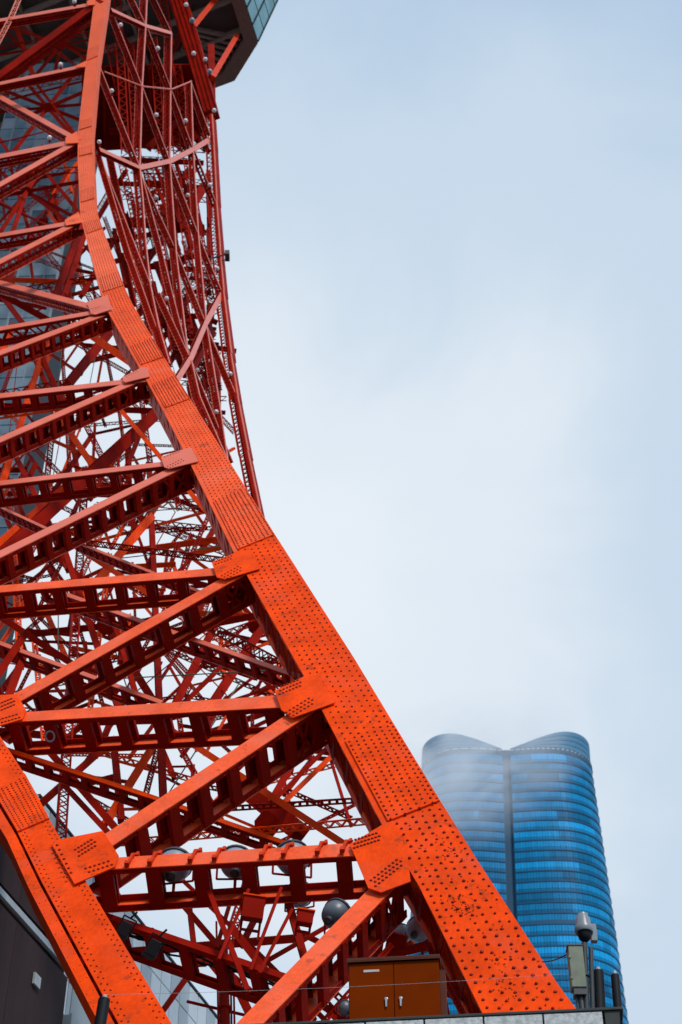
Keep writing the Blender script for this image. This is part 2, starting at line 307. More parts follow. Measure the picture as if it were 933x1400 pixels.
def interp(fr, ys, y):
    return a_at(y)
SPL = [-70, 80.5, 176, 212.5, 275, 317, 396, 495, 553, 743.5, 1112, 1455]   # splices of the cover plates
DENSE = [(66,80.5), (163,176), (200,212.5), (258,275), (302,317), (377,396), (470,495), (522,553), (683,743.5), (1010,1112)]
for k in range(len(SPL)-1):
    y0, y1 = SPL[k], SPL[k+1]
    ys = [y0]+[y for y in YA if y0+4 < y < y1-4]+[y1]
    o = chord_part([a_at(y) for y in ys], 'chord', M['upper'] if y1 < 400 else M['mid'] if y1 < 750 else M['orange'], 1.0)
    # dense splice plate
    rv = MB(); rs = MB()
    for (d0, d1) in DENSE:
        if d0 >= y0 and d1 <= y1+0.1:
            sp = MB(); yy = [d0]+[y for y in YA if d0+2 < y < d1-2]+[d1-0.4]
            for ya, yb in zip(yy, yy[1:]):
                La, Ra, na, _ = a_at(ya); Lb, Rb, nb, _ = a_at(yb)
                f0, f1 = 0.10, 0.985
                sp.hexa([lerp(La,Ra,f0)+na*0.002, lerp(La,Ra,f1)+na*0.002, lerp(La,Ra,f1)+na*0.05, lerp(La,Ra,f0)+na*0.05,
                         lerp(Lb,Rb,f0)+nb*0.002, lerp(Lb,Rb,f1)+nb*0.002, lerp(Lb,Rb,f1)+nb*0.05, lerp(Lb,Rb,f0)+nb*0.05])
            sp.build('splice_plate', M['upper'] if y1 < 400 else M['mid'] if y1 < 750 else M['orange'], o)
    # rivets over the cover plate, staggered rows
    L0, R0, n0, t0 = a_at(y0); L1, R1, n1, t1 = a_at(y1)
    ln = sum(((a_at(ya)[0]+a_at(ya)[1])/2-(a_at(yb)[0]+a_at(yb)[1])/2).length for ya, yb in zip(ys, ys[1:]))
    w = ((R0-L0).length+(R1-L1).length)/2
    big = y1 > 1112
    sc = w/1.35
    s = 0.0; y = y0; row = 0
    px = lambda yy: (a_at(yy)[1]-a_at(yy)[0]).length
    while y < y1:
        La, Ra, na, ta = a_at(y); wa = (Ra-La).length
        cen = (La+Ra)/2; Lb, Rb, _, _ = a_at(min(y+1, y1+1)); mper = max(((Lb+Rb)/2-cen).length, 1e-4)   # metres per photograph pixel of height
        dense = any(a <= y < b for a, b in DENSE)
        if y > 1112: cols, pitch = (0.08, 0.215, 0.35, 0.49, 0.63, 0.775, 0.92), 0.165*wa
        elif y > 743: cols, pitch = ((0.15,0.27,0.39,0.51,0.63,0.75,0.87,0.95) if dense else (0.12,0.25,0.38,0.51,0.66,0.80,0.92)), (0.125 if dense else 0.185)*wa
        else: cols, pitch = ((0.15,0.25,0.35,0.45,0.55,0.65,0.75,0.85,0.95) if dense else (0.12,0.24,0.36,0.48,0.60,0.72,0.84,0.94)), (0.085 if dense else 0.185)*wa
        rr = wa*(0.0245 if y > 1112 else 0.021 if y > 743 else 0.020)
        lift = 0.05 if dense else 0.0
        jit = 0.018 if y > 1112 else 0.006
        for i, c in enumerate(cols):
            if y > 1112 and random.random() < .06: continue
            cc = c+random.uniform(-jit, jit)
            p = lerp(La, Ra, cc)+na*lift+ta*(pitch*0.5*(i % 2)+random.uniform(-jit, jit)*wa*0.6)
            rv.dome(p, na, rr*(random.uniform(.82, 1.2) if y > 743 else 1), rr*random.uniform(.7, 1.2), 6)
        y += pitch/mper; row += 1
    tag(rv.build('riveting', M['rivet'], o, smooth=False), kind='stuff')
    # rust blisters and peeled scabs near the foot
    if y1 > 700:
        for q_ in range(170 if y1 > 1112 else 24):
            y = random.uniform(y0, min(y1, 1395)); c = random.gauss(0.62, 0.2)
            if y1 > 1112 and q_ > 50: cl = random.choice(((1238, .42), (1240, .5), (1315, .6), (1345, .45), (1175, .7))); y = random.gauss(cl[0], 9); c = random.gauss(cl[1], .10)
            La, Ra, na, ta = a_at(y)
            if not 0.05 < c < 0.97: continue
            p = lerp(La, Ra, c)+na*0.003+ta*random.uniform(-.1, .1); ww = random.uniform(0.006, 0.020)
            e1 = (Ra-La).normalized(); aa = random.uniform(0, 3.1); d1 = e1*math.cos(aa)+ta*math.sin(aa); d2 = na.cross(d1)
            poly = [p+d1*(ww*1.8*math.cos(q)*random.uniform(.5,1.2))+d2*(ww*math.sin(q)*random.uniform(.4,1.2)) for q in [i*math.pi/3.5 for i in range(7)]]
            rs.prism(poly, na, 0.006)
        if rs.v: tag(rs.build('rust_scab', M['rust'], o), kind='stuff')

# second chord of the same leg, lower left, standing level with it
zlev = {}
NODES_A = {'-2': (129, 5), '-1': (112, 88), '0': (104, 190), '1': (102, 302), '2': (140, 424), '3': (186, 515), '4': (246, 630), '5': (325, 776), '6': (415, 957), '7': (525, 1180)}
for k, (x, y) in NODES_A.items(): zlev[k] = onA(x, y).z
B7 = on_level(118, 1178, zlev['7']); B6 = on_level(12, 972, zlev['6'])
uB = Vector((B6.x-B7.x, B6.y-B7.y, 0)).normalized(); nB = Vector((uB.y, -uB.x, 0))
ST_B = [((-140,900),(-95,880)), ((-58,1004),(-17,980)), ((-4,1090),(39,1066)), ((25,1139),(68,1121)), ((57,1205),(107,1187)), ((139,1357),(190,1325)), ((185,1440),(240,1408))]
FB = chord_frames(ST_B, lambda x, y: on_plane(x, y, B7, nB), VF)
YB = [(a[1]+b[1])/2 for a, b in ST_B]
def b_at(y):
    for i in range(len(YB)-1):
        if YB[i] <= y <= YB[i+1]:
            k = (y-YB[i])/(YB[i+1]-YB[i]); break
    else: i, k = (0, 0.0) if y < YB[0] else (len(YB)-2, 1.0)
    a, b = FB[i], FB[i+1]
    return lerp(a[0], b[0], k), lerp(a[1], b[1], k), lerp(a[2], b[2], k).normalized(), lerp(a[3], b[3], k).normalized()
def onB(x, y, off=0.0):
    L, Rr, n, t = b_at(y); return on_plane(x, y, (L+Rr)/2+n*off, n)
for y0, y1 in ((890, 1130), (1130, 1424)):
    ys = [y0]+[y for y in YB if y0+6 < y < y1-6]+[y1]
    fr = [b_at(y) for y in ys]
    o = chord_part(fr, 'chord', M['orange'], 1.0, label='lower left leg chord with a slotted side channel')
    ch = MB(); lk = MB()                            # narrower channel running alongside, held off by short link plates
    for a, b in zip(fr, fr[1:]):
        q = lambda f, x, z: f[0]+(f[1]-f[0])*x-f[2]*z
        ch.hexa([q(a,-.36,.03), q(a,-.07,.03), q(a,-.07,.09), q(a,-.36,.09), q(b,-.36,.03), q(b,-.07,.03), q(b,-.07,.09), q(b,-.36,.09)])
        ch.hexa([q(a,-.36,.09), q(a,-.31,.09), q(a,-.31,.62), q(a,-.36,.62), q(b,-.36,.09), q(b,-.31,.09), q(b,-.31,.62), q(b,-.36,.62)])
        n = max(2, int((a[0]-b[0]).length/0.85))
        for i in range(n):
            m_ = [lerp(a[j], b[j], (i+.5)/n) for j in range(4)]; P = q(m_, -.2, .12); Q = q(m_, .2, .12)
            t, nn, bb = frame(P, Q, m_[2]); lk.bar(P, Q, bb, nn, .28, .04)
    ch.build('side_channel', M['orange'], o); tag(lk.build('link_plate', M['red'], o), kind='stuff')
    rv = MB(); y = y0; row = 0
    while y < y1:
        La, Ra, na, ta = b_at(y); wa = (Ra-La).length; Lb, Rb, _, _ = b_at(y+1); mper = (((La+Ra)-(Lb+Rb))/2).length
        dense = 1075 < y < 1130
        cols = (0.10,0.22,0.36,0.50,0.64,0.78,0.90) if dense else (0.09,0.20,0.80,0.91)
        pitch = (0.13 if dense else 0.26)*wa
        for i, c in enumerate(cols):
            rv.dome(lerp(La, Ra, c+random.uniform(-.01,.01))+na*(0.045 if dense else 0)+ta*pitch*0.5*(i % 2), na, wa*0.026, wa*0.022, 6)
        if not dense and row % 2:
            for e in (-.3, -.13): rv.dome(lerp(La, Ra, e)-na*0.03, na, wa*0.014, wa*0.014, 6)
        y += pitch/mper; row += 1
    tag(rv.build('riveting', M['rivet'], o), kind='stuff')
    if y1 == 1130:
        sp = MB()
        yy = [1072, 1098, 1129.5]
        for ya, yb in zip(yy, yy[1:]):
            La, Ra, na, _ = b_at(ya); Lb, Rb, nb, _ = b_at(yb)
            sp.hexa([La+na*.002, Ra+na*.002, Ra+na*.045, La+na*.045, Lb+nb*.002, Rb+nb*.002, Rb+nb*.045, Lb+nb*.045])
        sp.build('splice_plate', M['orange'], o)

# gusset plates: flat plates bolted over the joints
def gusset(poly, onfun, nrm, m, rows, rpx, th=0.03, parent=tower):
    pts = [onfun(x, y) for x, y in poly]; P0 = pts[0]
    pts = [on_plane(x, y, P0, nrm)+nrm*0.012 for x, y in poly]
    mb = MB(); mb.prism(pts, nrm, th); o = mb.build('gusset_plate', m, parent)
    rv = MB()
    for (xa, ya, xb, yb, n, k, off) in rows:       # rows of rivets: from-to, count, number of parallel rows, row spacing in px
        dx, dy = xb-xa, yb-ya; l = math.hypot(dx, dy); ox, oy = -dy/l*off, dx/l*off
        for j in range(k):
            for i in range(n):
                f = (i+(0.5 if j % 2 else 0))/n; x = xa+dx*f+ox*j; y = ya+dy*f+oy*j
                p = on_plane(x, y, P0, nrm)+nrm*(th+0.012)
                rv.dome(p, nrm, rpx*depth(p)/FPX, rpx*0.8*depth(p)/FPX, 6)
    if rv.v: tag(rv.build('riveting', M['rivet'], o), kind='stuff')
    return o
nAat = lambda y: a_at(y)[2]
GA = [
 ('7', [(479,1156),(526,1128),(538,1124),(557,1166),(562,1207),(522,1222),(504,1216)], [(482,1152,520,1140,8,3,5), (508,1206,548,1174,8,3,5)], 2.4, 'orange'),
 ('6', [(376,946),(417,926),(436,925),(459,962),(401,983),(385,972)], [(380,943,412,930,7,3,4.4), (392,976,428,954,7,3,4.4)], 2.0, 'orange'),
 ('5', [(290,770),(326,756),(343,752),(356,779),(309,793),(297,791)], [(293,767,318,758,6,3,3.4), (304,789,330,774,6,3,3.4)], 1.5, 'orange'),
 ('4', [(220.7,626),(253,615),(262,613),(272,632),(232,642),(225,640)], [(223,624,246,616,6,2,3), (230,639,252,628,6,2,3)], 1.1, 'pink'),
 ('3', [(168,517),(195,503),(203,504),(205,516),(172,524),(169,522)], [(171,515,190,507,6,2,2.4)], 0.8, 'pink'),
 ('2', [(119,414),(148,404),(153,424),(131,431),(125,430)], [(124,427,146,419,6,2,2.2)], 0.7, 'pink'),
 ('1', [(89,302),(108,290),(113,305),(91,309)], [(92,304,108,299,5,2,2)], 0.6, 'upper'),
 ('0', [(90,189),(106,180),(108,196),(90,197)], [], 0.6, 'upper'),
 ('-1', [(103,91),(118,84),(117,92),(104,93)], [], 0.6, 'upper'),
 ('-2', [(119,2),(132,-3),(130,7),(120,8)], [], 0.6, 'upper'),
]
for key, poly, rows, rpx, mk in GA:
    y = NODES_A[key][1]; n = nAat(y)
    gusset(poly, lambda x, yy, y=y: onA(x, yy, y, 0.03), n, M[mk], rows, rpx)
nBat = lambda y: b_at(y)[2]
gusset([(71,1156),(86,1149),(141.5,1138),(163,1172),(158,1187),(102.6,1210.6)], lambda x, y: onB(x, 1170, .03), nBat(1170), M['orange'],
       [(104,1164,130,1148,6,3,5), (118,1190,155,1178,6,2,6), (79,1158,101,1202,7,2,7)], 2.3)
gusset([(-40,962),(-18,953),(24,951),(36.5,973),(31,985),(0,994),(-30,1005)], lambda x, y: onB(x, 970, .03), nBat(970), M['orange'],
       [(-4,966,20,956,6,3,4.6), (0,986,28,978,6,2,5)], 2.2)

# ladder struts of the leg face: narrow outer channel, inner channel a good metre behind, batten plates across both open sides
bat_mesh = {}
def ladder(P, Q, hP, hQ, D, n, mfront, mrest, name='strut', pitch=None, style='batten', batw=None, endx=True):
    t, n, b = frame(P, Q, n)
    if b.z < 0: b = -b
    ln = (Q-P).length
    mb = MB(); mb.bar(P, Q, b, n, hP, 0.03, 0, -0.015, hQ)                         # outer plate
    o = mb.build(name, mfront, tower)
    for s in (-1, 1):                                                             # flanges turned inward
        fb = MB(); p = [P+b*(s*hP/2-s*0.02), Q+b*(s*hQ/2-s*0.02)]
        fb.bar(p[0], p[1], b, n, 0.03, 0.12, 0, -0.092); fb.build('flange', mrest, o)
    rb = MB(); rb.bar(P, Q, b, n, hP, 0.03, 0, -D+0.015, hQ)
    rb.build('inner_channel', mfront, o)
    for s in (-1, 1):
        rb = MB(); p = [P+b*(s*hP/2-s*0.02), Q+b*(s*hQ/2-s*0.02)]
        rb.bar(p[0], p[1], b, n, 0.03, 0.14, 0, -D+0.10); rb.build('flange', mrest, o)
    if style == 'batten':
        pitch = pitch or D*0.95; k = max(2, round(ln/(pitch*1.1))); bw = batw or pitch*0.28
        key = None
        for i in range(k+1):
            f = (i+0.35)/(k+0.7)
            for s in (-1, 1):
                h = lerp(hP, hQ, f); c = lerp(P, Q, f)+b*(s*(h/2+0.012))
                if key is None:
                    m2 = MB(); X = Vector((1,0,0)); Y = Vector((0,1,0)); Z = Vector((0,0,1))
                    m2.bar(Z*0.04, Z*(D-0.04), X, Y, bw, 0.02)
                    for e in (-1, 1): m2.bar(Z*0.04, Z*(D-0.04), X, Y, 0.02, 0.13, e*bw/2, -0.06)   # upstands
                    key = m2.build('batten', mrest, o); ob = key
                else:
                    ob = key.copy(); C.objects.link(ob)
                rot = Matrix((t, b*s, -n)).transposed().to_4x4(); ob.matrix_world = Matrix.Translation(c) @ rot
        if endx:    # crossed stiffeners in the end panels
            ex = MB()
            for f0, f1 in ((0.03, 0.085), (0.085, 0.14)):
                for s in (-1, 1):
                    h = hP/2
                    for za, zb in ((0.1, 0.9), (0.9, 0.1)):
                        a_ = lerp(P, Q, f0)+b*s*h-n*D*za; c_ = lerp(P, Q, f1)+b*s*h-n*D*zb
                        tt, nn, bb = frame(a_, c_, b); ex.bar(a_, c_, bb, nn, 0.10, 0.03)
            ex.build('end_lacing', mrest, o)
        # bolt heads along the lower flanges
        bh = MB(); kk = int(ln/0.32)
        for i in range(kk):
            f = (i+.5)/kk; h = lerp(hP, hQ, f)
            for z in (0.10, D-0.10): bh.dome(lerp(P, Q, f)-b*(h/2+0.025)-n*z, -b, 0.026, 0.03, 5)
        tag(bh.build('bolting', mrest, o), kind='stuff')
    else:
        lc = MB(); k = max(4, int(ln/(D*0.62)))
        for s in (-1, 1):
            for i in range(k):
                f0, f1 = i/k, (i+1)/k; za, zb = (0.06, 0.94) if i % 2 == 0 else (0.94, 0.06)
                a_ = lerp(P, Q, f0)+b*s*lerp(hP, hQ, f0)/2-n*D*za; c_ = lerp(P, Q, f1)+b*s*lerp(hP, hQ, f1)/2-n*D*zb
                tt, nn, bb = frame(a_, c_, b); lc.bar(a_, c_, bb, nn, D*0.11, 0.02)
        tag(lc.build('lacing', mrest, o), kind='stuff')
    return o
def px_len(P, v):      # photograph pixels per metre of v at P
    a = proj(P); b = proj(P+v*0.1); return ((b[0]-a[0])*10, (b[1]-a[1])*10)
FL = []; ENDS = []
def face_strut(x1, y1, w1, x2, y2, w2, U, node, mode, ref=None, mf='strip', mr='red', **kw):
    """x1,y1 / x2,y2: middle of the outer plate at the chord and at its far end; w: plate height in px; U: how far the box shows below"""
    n = nAat(NODES_A[node][1]); P = onA(x1, y1, NODES_A[node][1], 0.0)
    FL.append((x1, y1, x2, y2)); Q = onB(x2, y2) if ref == 'B' else on_level(x2, y2, P.z) if mode == 'H' else on_level(x2, y2, zlev[ref]) if mode == 'D' else at(x2, y2, ref)
    t, nn, b = frame(P, Q, n)
    dx, dy = x2-x1, y2-y1; l = math.hypot(dx, dy); qx, qy = -dy/l, dx/l
    pb = px_len(P, b); hP = abs(w1/(pb[0]*qx+pb[1]*qy)); pb = px_len(Q, b); hQ = abs(w2/(pb[0]*qx+pb[1]*qy))
    M0 = lerp(P, Q, 0.4); pn = px_len(M0, -nn); D = abs((U)/(pn[0]*qx+pn[1]*qy)) if abs(pn[0]*qx+pn[1]*qy) > 1e-6 else 1.0
    D = min(max(D*1.12, 0.5), 2.4); ext = (a_at(NODES_A[node][1])[1]-a_at(NODES_A[node][1])[0]).length*0.75; P = P-t*ext; Q = Q+t*(0.55 if ref == 'B' else 0)
    if mode == 'H' and ref != 'B': ENDS.append((Q+t*0.35, nn))
    #print('strut', node, mode, 'h %.2f %.2f D %.2f len %.1f' % (hP, hQ, D, (Q-P).length), 'dP %.1f dQ %.1f' % (depth(P), depth(Q)))
    return ladder(P-nn*0.06, Q-nn*0.02, hP, hQ, D, nn, M[mf], M[mr], **kw)
face_strut(488,1158,18, 156,1179,15, 54, '7', 'H', ref='B')
face_strut(512,1221,24, 325,1415,26, 40, '7', 'X', ref=31.5)
face_strut(384,956,17, 30,979,12, 44, '6', 'H', ref='B')
face_strut(394,983,17, 147,1148,19, 46, '6', 'D', ref='B')
face_strut(296,779,10, -60,809,9, 34, '5', 'H')
face_strut(304,794,11, 16,957,13, 38, '5', 'D', ref='B')
face_strut(224,632,6, -80,669,6, 28, '4', 'H', mf='pink')
face_strut(230,643,8, -60,786,9, 30, '4', 'D', ref='5', mf='pink')
face_strut(170,520,6, -60,547,6, 22, '3', 'H', mf='pink')
face_strut(173,524,7, -60,626,7, 24, '3', 'D', ref='4', mf='pink')
face_strut(124,426,5, -60,459,5, 20, '2', 'H', mf='pink', style='lace')
face_strut(129,432,6, -60,504,6, 21, '2', 'D', ref='3', mf='pink')
face_strut(120,416,7, -60,370,6, 11, '2', 'X', ref=100, mf='pink', style='lace')
face_strut(92,304,5, -60,331,5, 16, '1', 'H', mf='pink', style='lace')
face_strut(92,309,6, -60,387,6, 16, '1', 'D', ref='2', mf='pink', style='lace')
face_strut(92,194,6, -60,225,5, 12, '0', 'H', mf='pink', style='lace')
face_strut(94,198,6, -60,285,6, 14, '0', 'D', ref='1', mf='pink', style='lace')
face_strut(101,187,6, -60,98,6, 9, '0', 'X', ref=116, mf='pink', style='lace')
face_strut(104,91,4, -60,126,4, 9, '-1', 'H', mf='pink', style='lace')
face_strut(127,6,8, -60,146,9, 10, '-2', 'D', ref='-1', mf='red', style='lace')
face_strut(122,5,4, -40,34,4, 10, '-2', 'H', mf='pink', style='lace')

# the lower left chord carries on up past the frame through the far ends of those struts
Lb, Rb, n_b, t_b = b_at(895); prev = ((Lb+Rb)/2-n_b*.55, n_b)
for (Q, nq) in ENDS:
    c = Q-nq*.55; a = prev[0]; t, n, b = frame(a, c, nq); m_ = MB()
    m_.bar(a, c, b, n, 1.1, .05, 0, .5); m_.bar(a, c, b, n, 1.0, .05, 0, -.5); m_.bar(a, c, b, n, .05, .94, .48, 0); m_.bar(a, c, b, n, .05, .94, -.48, 0)
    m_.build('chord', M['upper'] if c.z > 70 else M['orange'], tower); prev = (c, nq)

# ------------------------------------------------------------------ generic members for the rest of the tower
SECOND = {'red': MB(), 'orange': MB()}
def lattice(P, Q, w, n, m, name='brace', style='lace', m2=None, bar=0.16, dep=None, into=None):
    """two parallel flanges w apart, zigzag or batten webs between, as seen from n; one mesh"""
    t, n, b = frame(P, Q, n); mb = into or MB(); fw = max(w*bar, 0.05); dep = dep or w*0.45
    for s in (-1, 1):
        mb.bar(P, Q, b, n, fw, 0.03, s*(w-fw)/2, 0); mb.bar(P, Q, b, n, 0.03, dep, s*(w/2-0.015), -dep/2)
    k = max(3, int((Q-P).length/(w*(0.9 if style == 'lace' else 1.5)))); zs = (0, -dep) if style == 'lace' else (0,)
    for i in range(k):
        f0, f1 = i/k, (i+1)/k
        for z in zs:
            if style == 'lace':
                s = 1 if i % 2 else -1
                a_ = lerp(P, Q, f0)-b*s*(w-fw)/2+n*(z-0.01); c_ = lerp(P, Q, f1)+b*s*(w-fw)/2+n*(z-0.01)
                tt, nn, bb = frame(a_, c_, n); mb.bar(a_, c_, bb, nn, max(w*0.10, 0.035), 0.02)
            else:
                c = lerp(P, Q, (f0+f1)/2); mb.bar(c-t*w*0.26, c+t*w*0.26, b, n, w-fw, 0.025, 0, z-0.012)
    return None if into else mb.build(name, m, tower)
def hbeam(P, Q, w, n, m, name='brace', dep=None, into=None):
    t, n, b = frame(P, Q, n); dep = dep or w*0.8; mb = into or MB()
    mb.bar(P, Q, b, n, w, 0.03); mb.bar(P, Q, b, n, w, 0.03, 0, -dep); mb.bar(P, Q, b, n, 0.04, dep-0.034, 0, -dep/2)
    return None if into else mb.build(name, m, tower)
def rod(P, Q, r, m, name='tie_rod', parent=tower):
    mb = MB(); mb.tube(P, Q, r, 5); return mb.build(name, m, parent)
CAMN = lambda P: (CAM-P).normalized()
NF = Vector((-0.14, -0.99, 0.25)).normalized()
def member(x1, y1, x2, y2, w, kind, g1, g2=None, m='red', nrm=None, second=False):
    g2 = g1 if g2 is None else g2
    P = at(x1, y1, dA(y1)*g1); Q = at(x2, y2, dA(y2)*g2)
    W = w*(depth(P)+depth(Q))/2/FPX
    n = nrm or (CAMN(lerp(P, Q, .5))+Vector((0.1, 0, -0.1)))
    into = SECOND[m] if second else None
    if kind == 'L': return lattice(P, Q, W, n, M[m], into=into)
    if kind == 'B': return lattice(P, Q, W, n, M[m], style='batten', bar=0.3)
    if kind == 'H': return hbeam(P, Q, W, n, M[m], into=into)
    if kind == 'R': return rod(P, Q, W/2, M[m])
# inner members of the leg and the far legs, lower half
BG = [
 (-40,1008,205,1088,16,'F',1.10,1.12), (205,1088,402,1156,16,'F',1.12,1.14), (90,812,408,924,15,'F',1.10,1.06), (-40,864,200,952,15,'F',1.10,1.12),
 (205,812,408,922,13,'L',1.18,1.10), (-20,830,110,915,9,'H',1.16,1.2), (103,740,296,765,9,'L',1.12,1.05), (103,740,260,803,9,'F',1.14,1.1), (95,742,185,800,7,'H',1.16,1.16),
 (-20,683,70,725,9,'F',1.14,1.12), (-10,772,205,575,16,'H',1.22,1.22), (130,800,205,710,10,'H',1.3), (-20,760,120,640,9,'H',1.35), 
 (85,1130,118,640,12,'L',1.3,1.3), (205,640,226,1130,8,'H',1.35), (196,560,207,640,7,'L',1.35,1.35), (72,590,60,700,8,'L',1.35,1.35), (48,880,62,1020,8,'L',1.3,1.3), (20,760,28,900,9,'L',1.32),
 (245,955,305,835,9,'H',1.35), (300,950,368,845,11,'H',1.3), (205,870,360,840,9,'H',1.4,1.3), (20,870,200,850,9,'H',1.45), (142,850,205,950,10,'H',1.3), (150,760,120,1000,7,'L',1.4),
 (255,1012,472,1155,9,'H',1.14,1.12), (306,1106,494,1094,8,'B',1.2,1.1), (240,1146,490,1124,10,'L',1.5,1.3), (372,1095,407,1034,8,'H',1.3), (388,1098,425,1062,6,'H',1.35), (350,1090,400,1130,26,'H',1.38),
 (60,1018,165,1140,10,'H',1.22,1.25), (92,1078,148,1138,8,'H',1.25), (65,1092,155,1012,9,'H',1.32), (156,1012,167,1122,9,'H',1.4), (148,1122,218,1008,10,'H',1.4), (190,1125,220,1008,8,'L',1.38), (240,1010,285,1090,8,'L',1.2),
 (100,1018,262,1066,8,'L',1.45), (255,1070,400,1100,7,'L',1.5), (120,1090,180,1125,8,'L',1.5), (440,1000,520,1060,10,'F',1.06,1.08), (395,1075,455,1015,5,'H',1.3), (405,1140,470,1108,5,'L',1.5),(0,1000,110,1010,10,'H',1.5),
 (200,815,350,905,8,'L',1.45), (210,880,345,940,7,'L',1.5), (235,950,380,815,4,'L',1.55,1.55), (160,700,330,765,7,'L',1.5), (225,690,310,700,10,'L',1.55), (150,735,320,690,4,'H',1.5), (170,755,318,735,8,'H',1.5,1.4), (215,672,295,705,6,'H',1.4), (240,660,300,625,4,'H',1.5),
 (-10,905,90,815,6,'L',1.5), (-10,870,60,780,6,'L',1.55), (35,830,95,930,5,'L',1.5), (60,850,110,900,5,'L',1.55), (100,830,140,960,5,'L',1.5), (-10,955,80,935,7,'L',1.5), (10,700,110,790,9,'H',1.25), (30,640,70,720,7,'H',1.3), (55,690,95,780,8,'H',1.25), (95,770,160,960,8,'H',1.22),
 (150,830,190,960,7,'H',1.2), (60,935,180,895,6,'L',1.5), (-10,935,40,860,9,'H',1.1), (10,960,30,905,10,'H',1.12),
 # bays above
 (55,700,130,590,6,'H',1.35), (95,590,130,640,8,'H',1.3), (120,585,160,665,8,'L',1.3), (-10,540,105,520,8,'L',1.35), (105,445,185,500,10,'H',1.15), (95,525,155,450,11,'H',1.2), (70,450,175,510,6,'L',1.35), (85,470,92,580,5,'L',1.4), (140,455,150,505,4,'L',1.45),
 (0,555,150,560,8,'H',1.25), (50,470,90,560,7,'H',1.3), (20,610,60,480,7,'H',1.3), (-10,520,20,440,8,'H',1.3), (-10,570,200,540,10,'B',1.2,1.12), (45,590,190,655,5,'H',1.35), (165,560,245,655,6,'H',1.2), (95,580,110,660,6,'H',1.45), (35,460,70,540,6,'H',1.45),
 (-10,395,70,440,9,'H',1.15,1.2), (75,395,120,425,6,'H',1.2), (75,410,105,330,8,'H',1.15), (90,400,120,310,7,'H',1.2), (40,395,135,378,8,'L',1.2), (0,400,30,440,7,'H',1.35), (100,330,95,410,5,'L',1.35),
 (37,262,-10,335,5,'H',1.3), (37,262,112,248,5,'H',1.3), (37,262,108,300,5,'H',1.3), (37,262,60,195,5,'H',1.3), (37,262,0,235,5,'H',1.3), (10,390,40,330,5,'H',1.3), (57,304,90,240,4,'H',1.32), (57,304,-10,275,3,'H',1.32), (57,304,110,330,3,'R',1.3),
 (66,147,25,200,5,'H',1.3), (66,147,112,165,5,'H',1.3), (66,147,110,128,5,'H',1.3), (66,147,30,105,5,'H',1.3), (66,147,10,152,4,'H',1.3), (85,60,110,75,4,'H',1.3), (85,60,50,85,4,'H',1.3), (85,60,118,20,4,'H',1.3), (85,60,75,100,4,'H',1.3), (85,60,20,40,4,'H',1.3),
 (0,128,110,105,7,'L',1.2), (0,118,115,100,4,'H',1.25), (0,140,110,112,3,'H',1.3), (0,65,125,45,5,'L',1.25), (0,75,60,65,3,'H',1.3), (20,28,118,100,4,'L',1.2), (20,30,45,100,6,'H',1.25), (0,235,105,205,6,'L',1.25), (0,225,100,190,3,'H',1.3), (0,195,70,178,2,'R',1.25), (0,190,10,205,4,'H',1.3),
 (-10,25,20,55,4,'H',1.4), (0,255,108,212,4,'H',1.3), (60,235,108,232,9,'L',1.25), (0,110,130,0,3,'R',1.3),
 (10,210,30,280,4,'H',1.35), (75,250,108,290,5,'H',1.3), (85,160,108,190,4,'H',1.3),
]
def snapped(b, lines, maxt):
    """run both ends of a member on to the member it meets"""
    b = list(b); x1, y1, x2, y2 = b[:4]; l = math.hypot(x2-x1, y2-y1)
    out = []
    for (px_, py_, dx, dy) in ((x1, y1, (x1-x2)/l, (y1-y2)/l), (x2, y2, (x2-x1)/l, (y2-y1)/l)):
        best = None
        for (ax, ay, bx, by) in lines:
            ex_, ey_ = bx-ax, by-ay; den = dx*ey_-dy*ex_
            if abs(den) < 0.25*math.hypot(ex_, ey_): continue
            t = ((ax-px_)*ey_-(ay-py_)*ex_)/den; u = ((ax-px_)*dy-(ay-py_)*dx)/den
            if -0.03 <= u <= 1.03 and -8 <= t <= (maxt or 170) and (best is None or abs(t) < abs(best)): best = t
        if px_ < -3: best = 0
        t = 25 if best is None else best+3
        out += [px_+dx*t, py_+dy*t]
    return tuple(out)+tuple(b[4:])
EDGE = [(a[0][0], a[0][1], b[0][0], b[0][1]) for a, b in zip(ST_A, ST_A[1:])]+[(a[1][0], a[1][1], b[1][0], b[1][1]) for a, b in zip(ST_B, ST_B[1:])]
HEAVY = [b for b in BG if b[4] >= 8 or b[5] == 'F']
BG2 = []
for b in BG:
    BG2.append(snapped(b, FL+EDGE+[h[:4] for h in HEAVY if h is not b], None))
BG = BG2
def left_of_chord(y):
    for (ax, ay, bx, by) in EDGE:
        if ay <= y <= by: return lerp(ax, bx, (y-ay)/(by-ay))
    return 120
tries = 0; extra = []
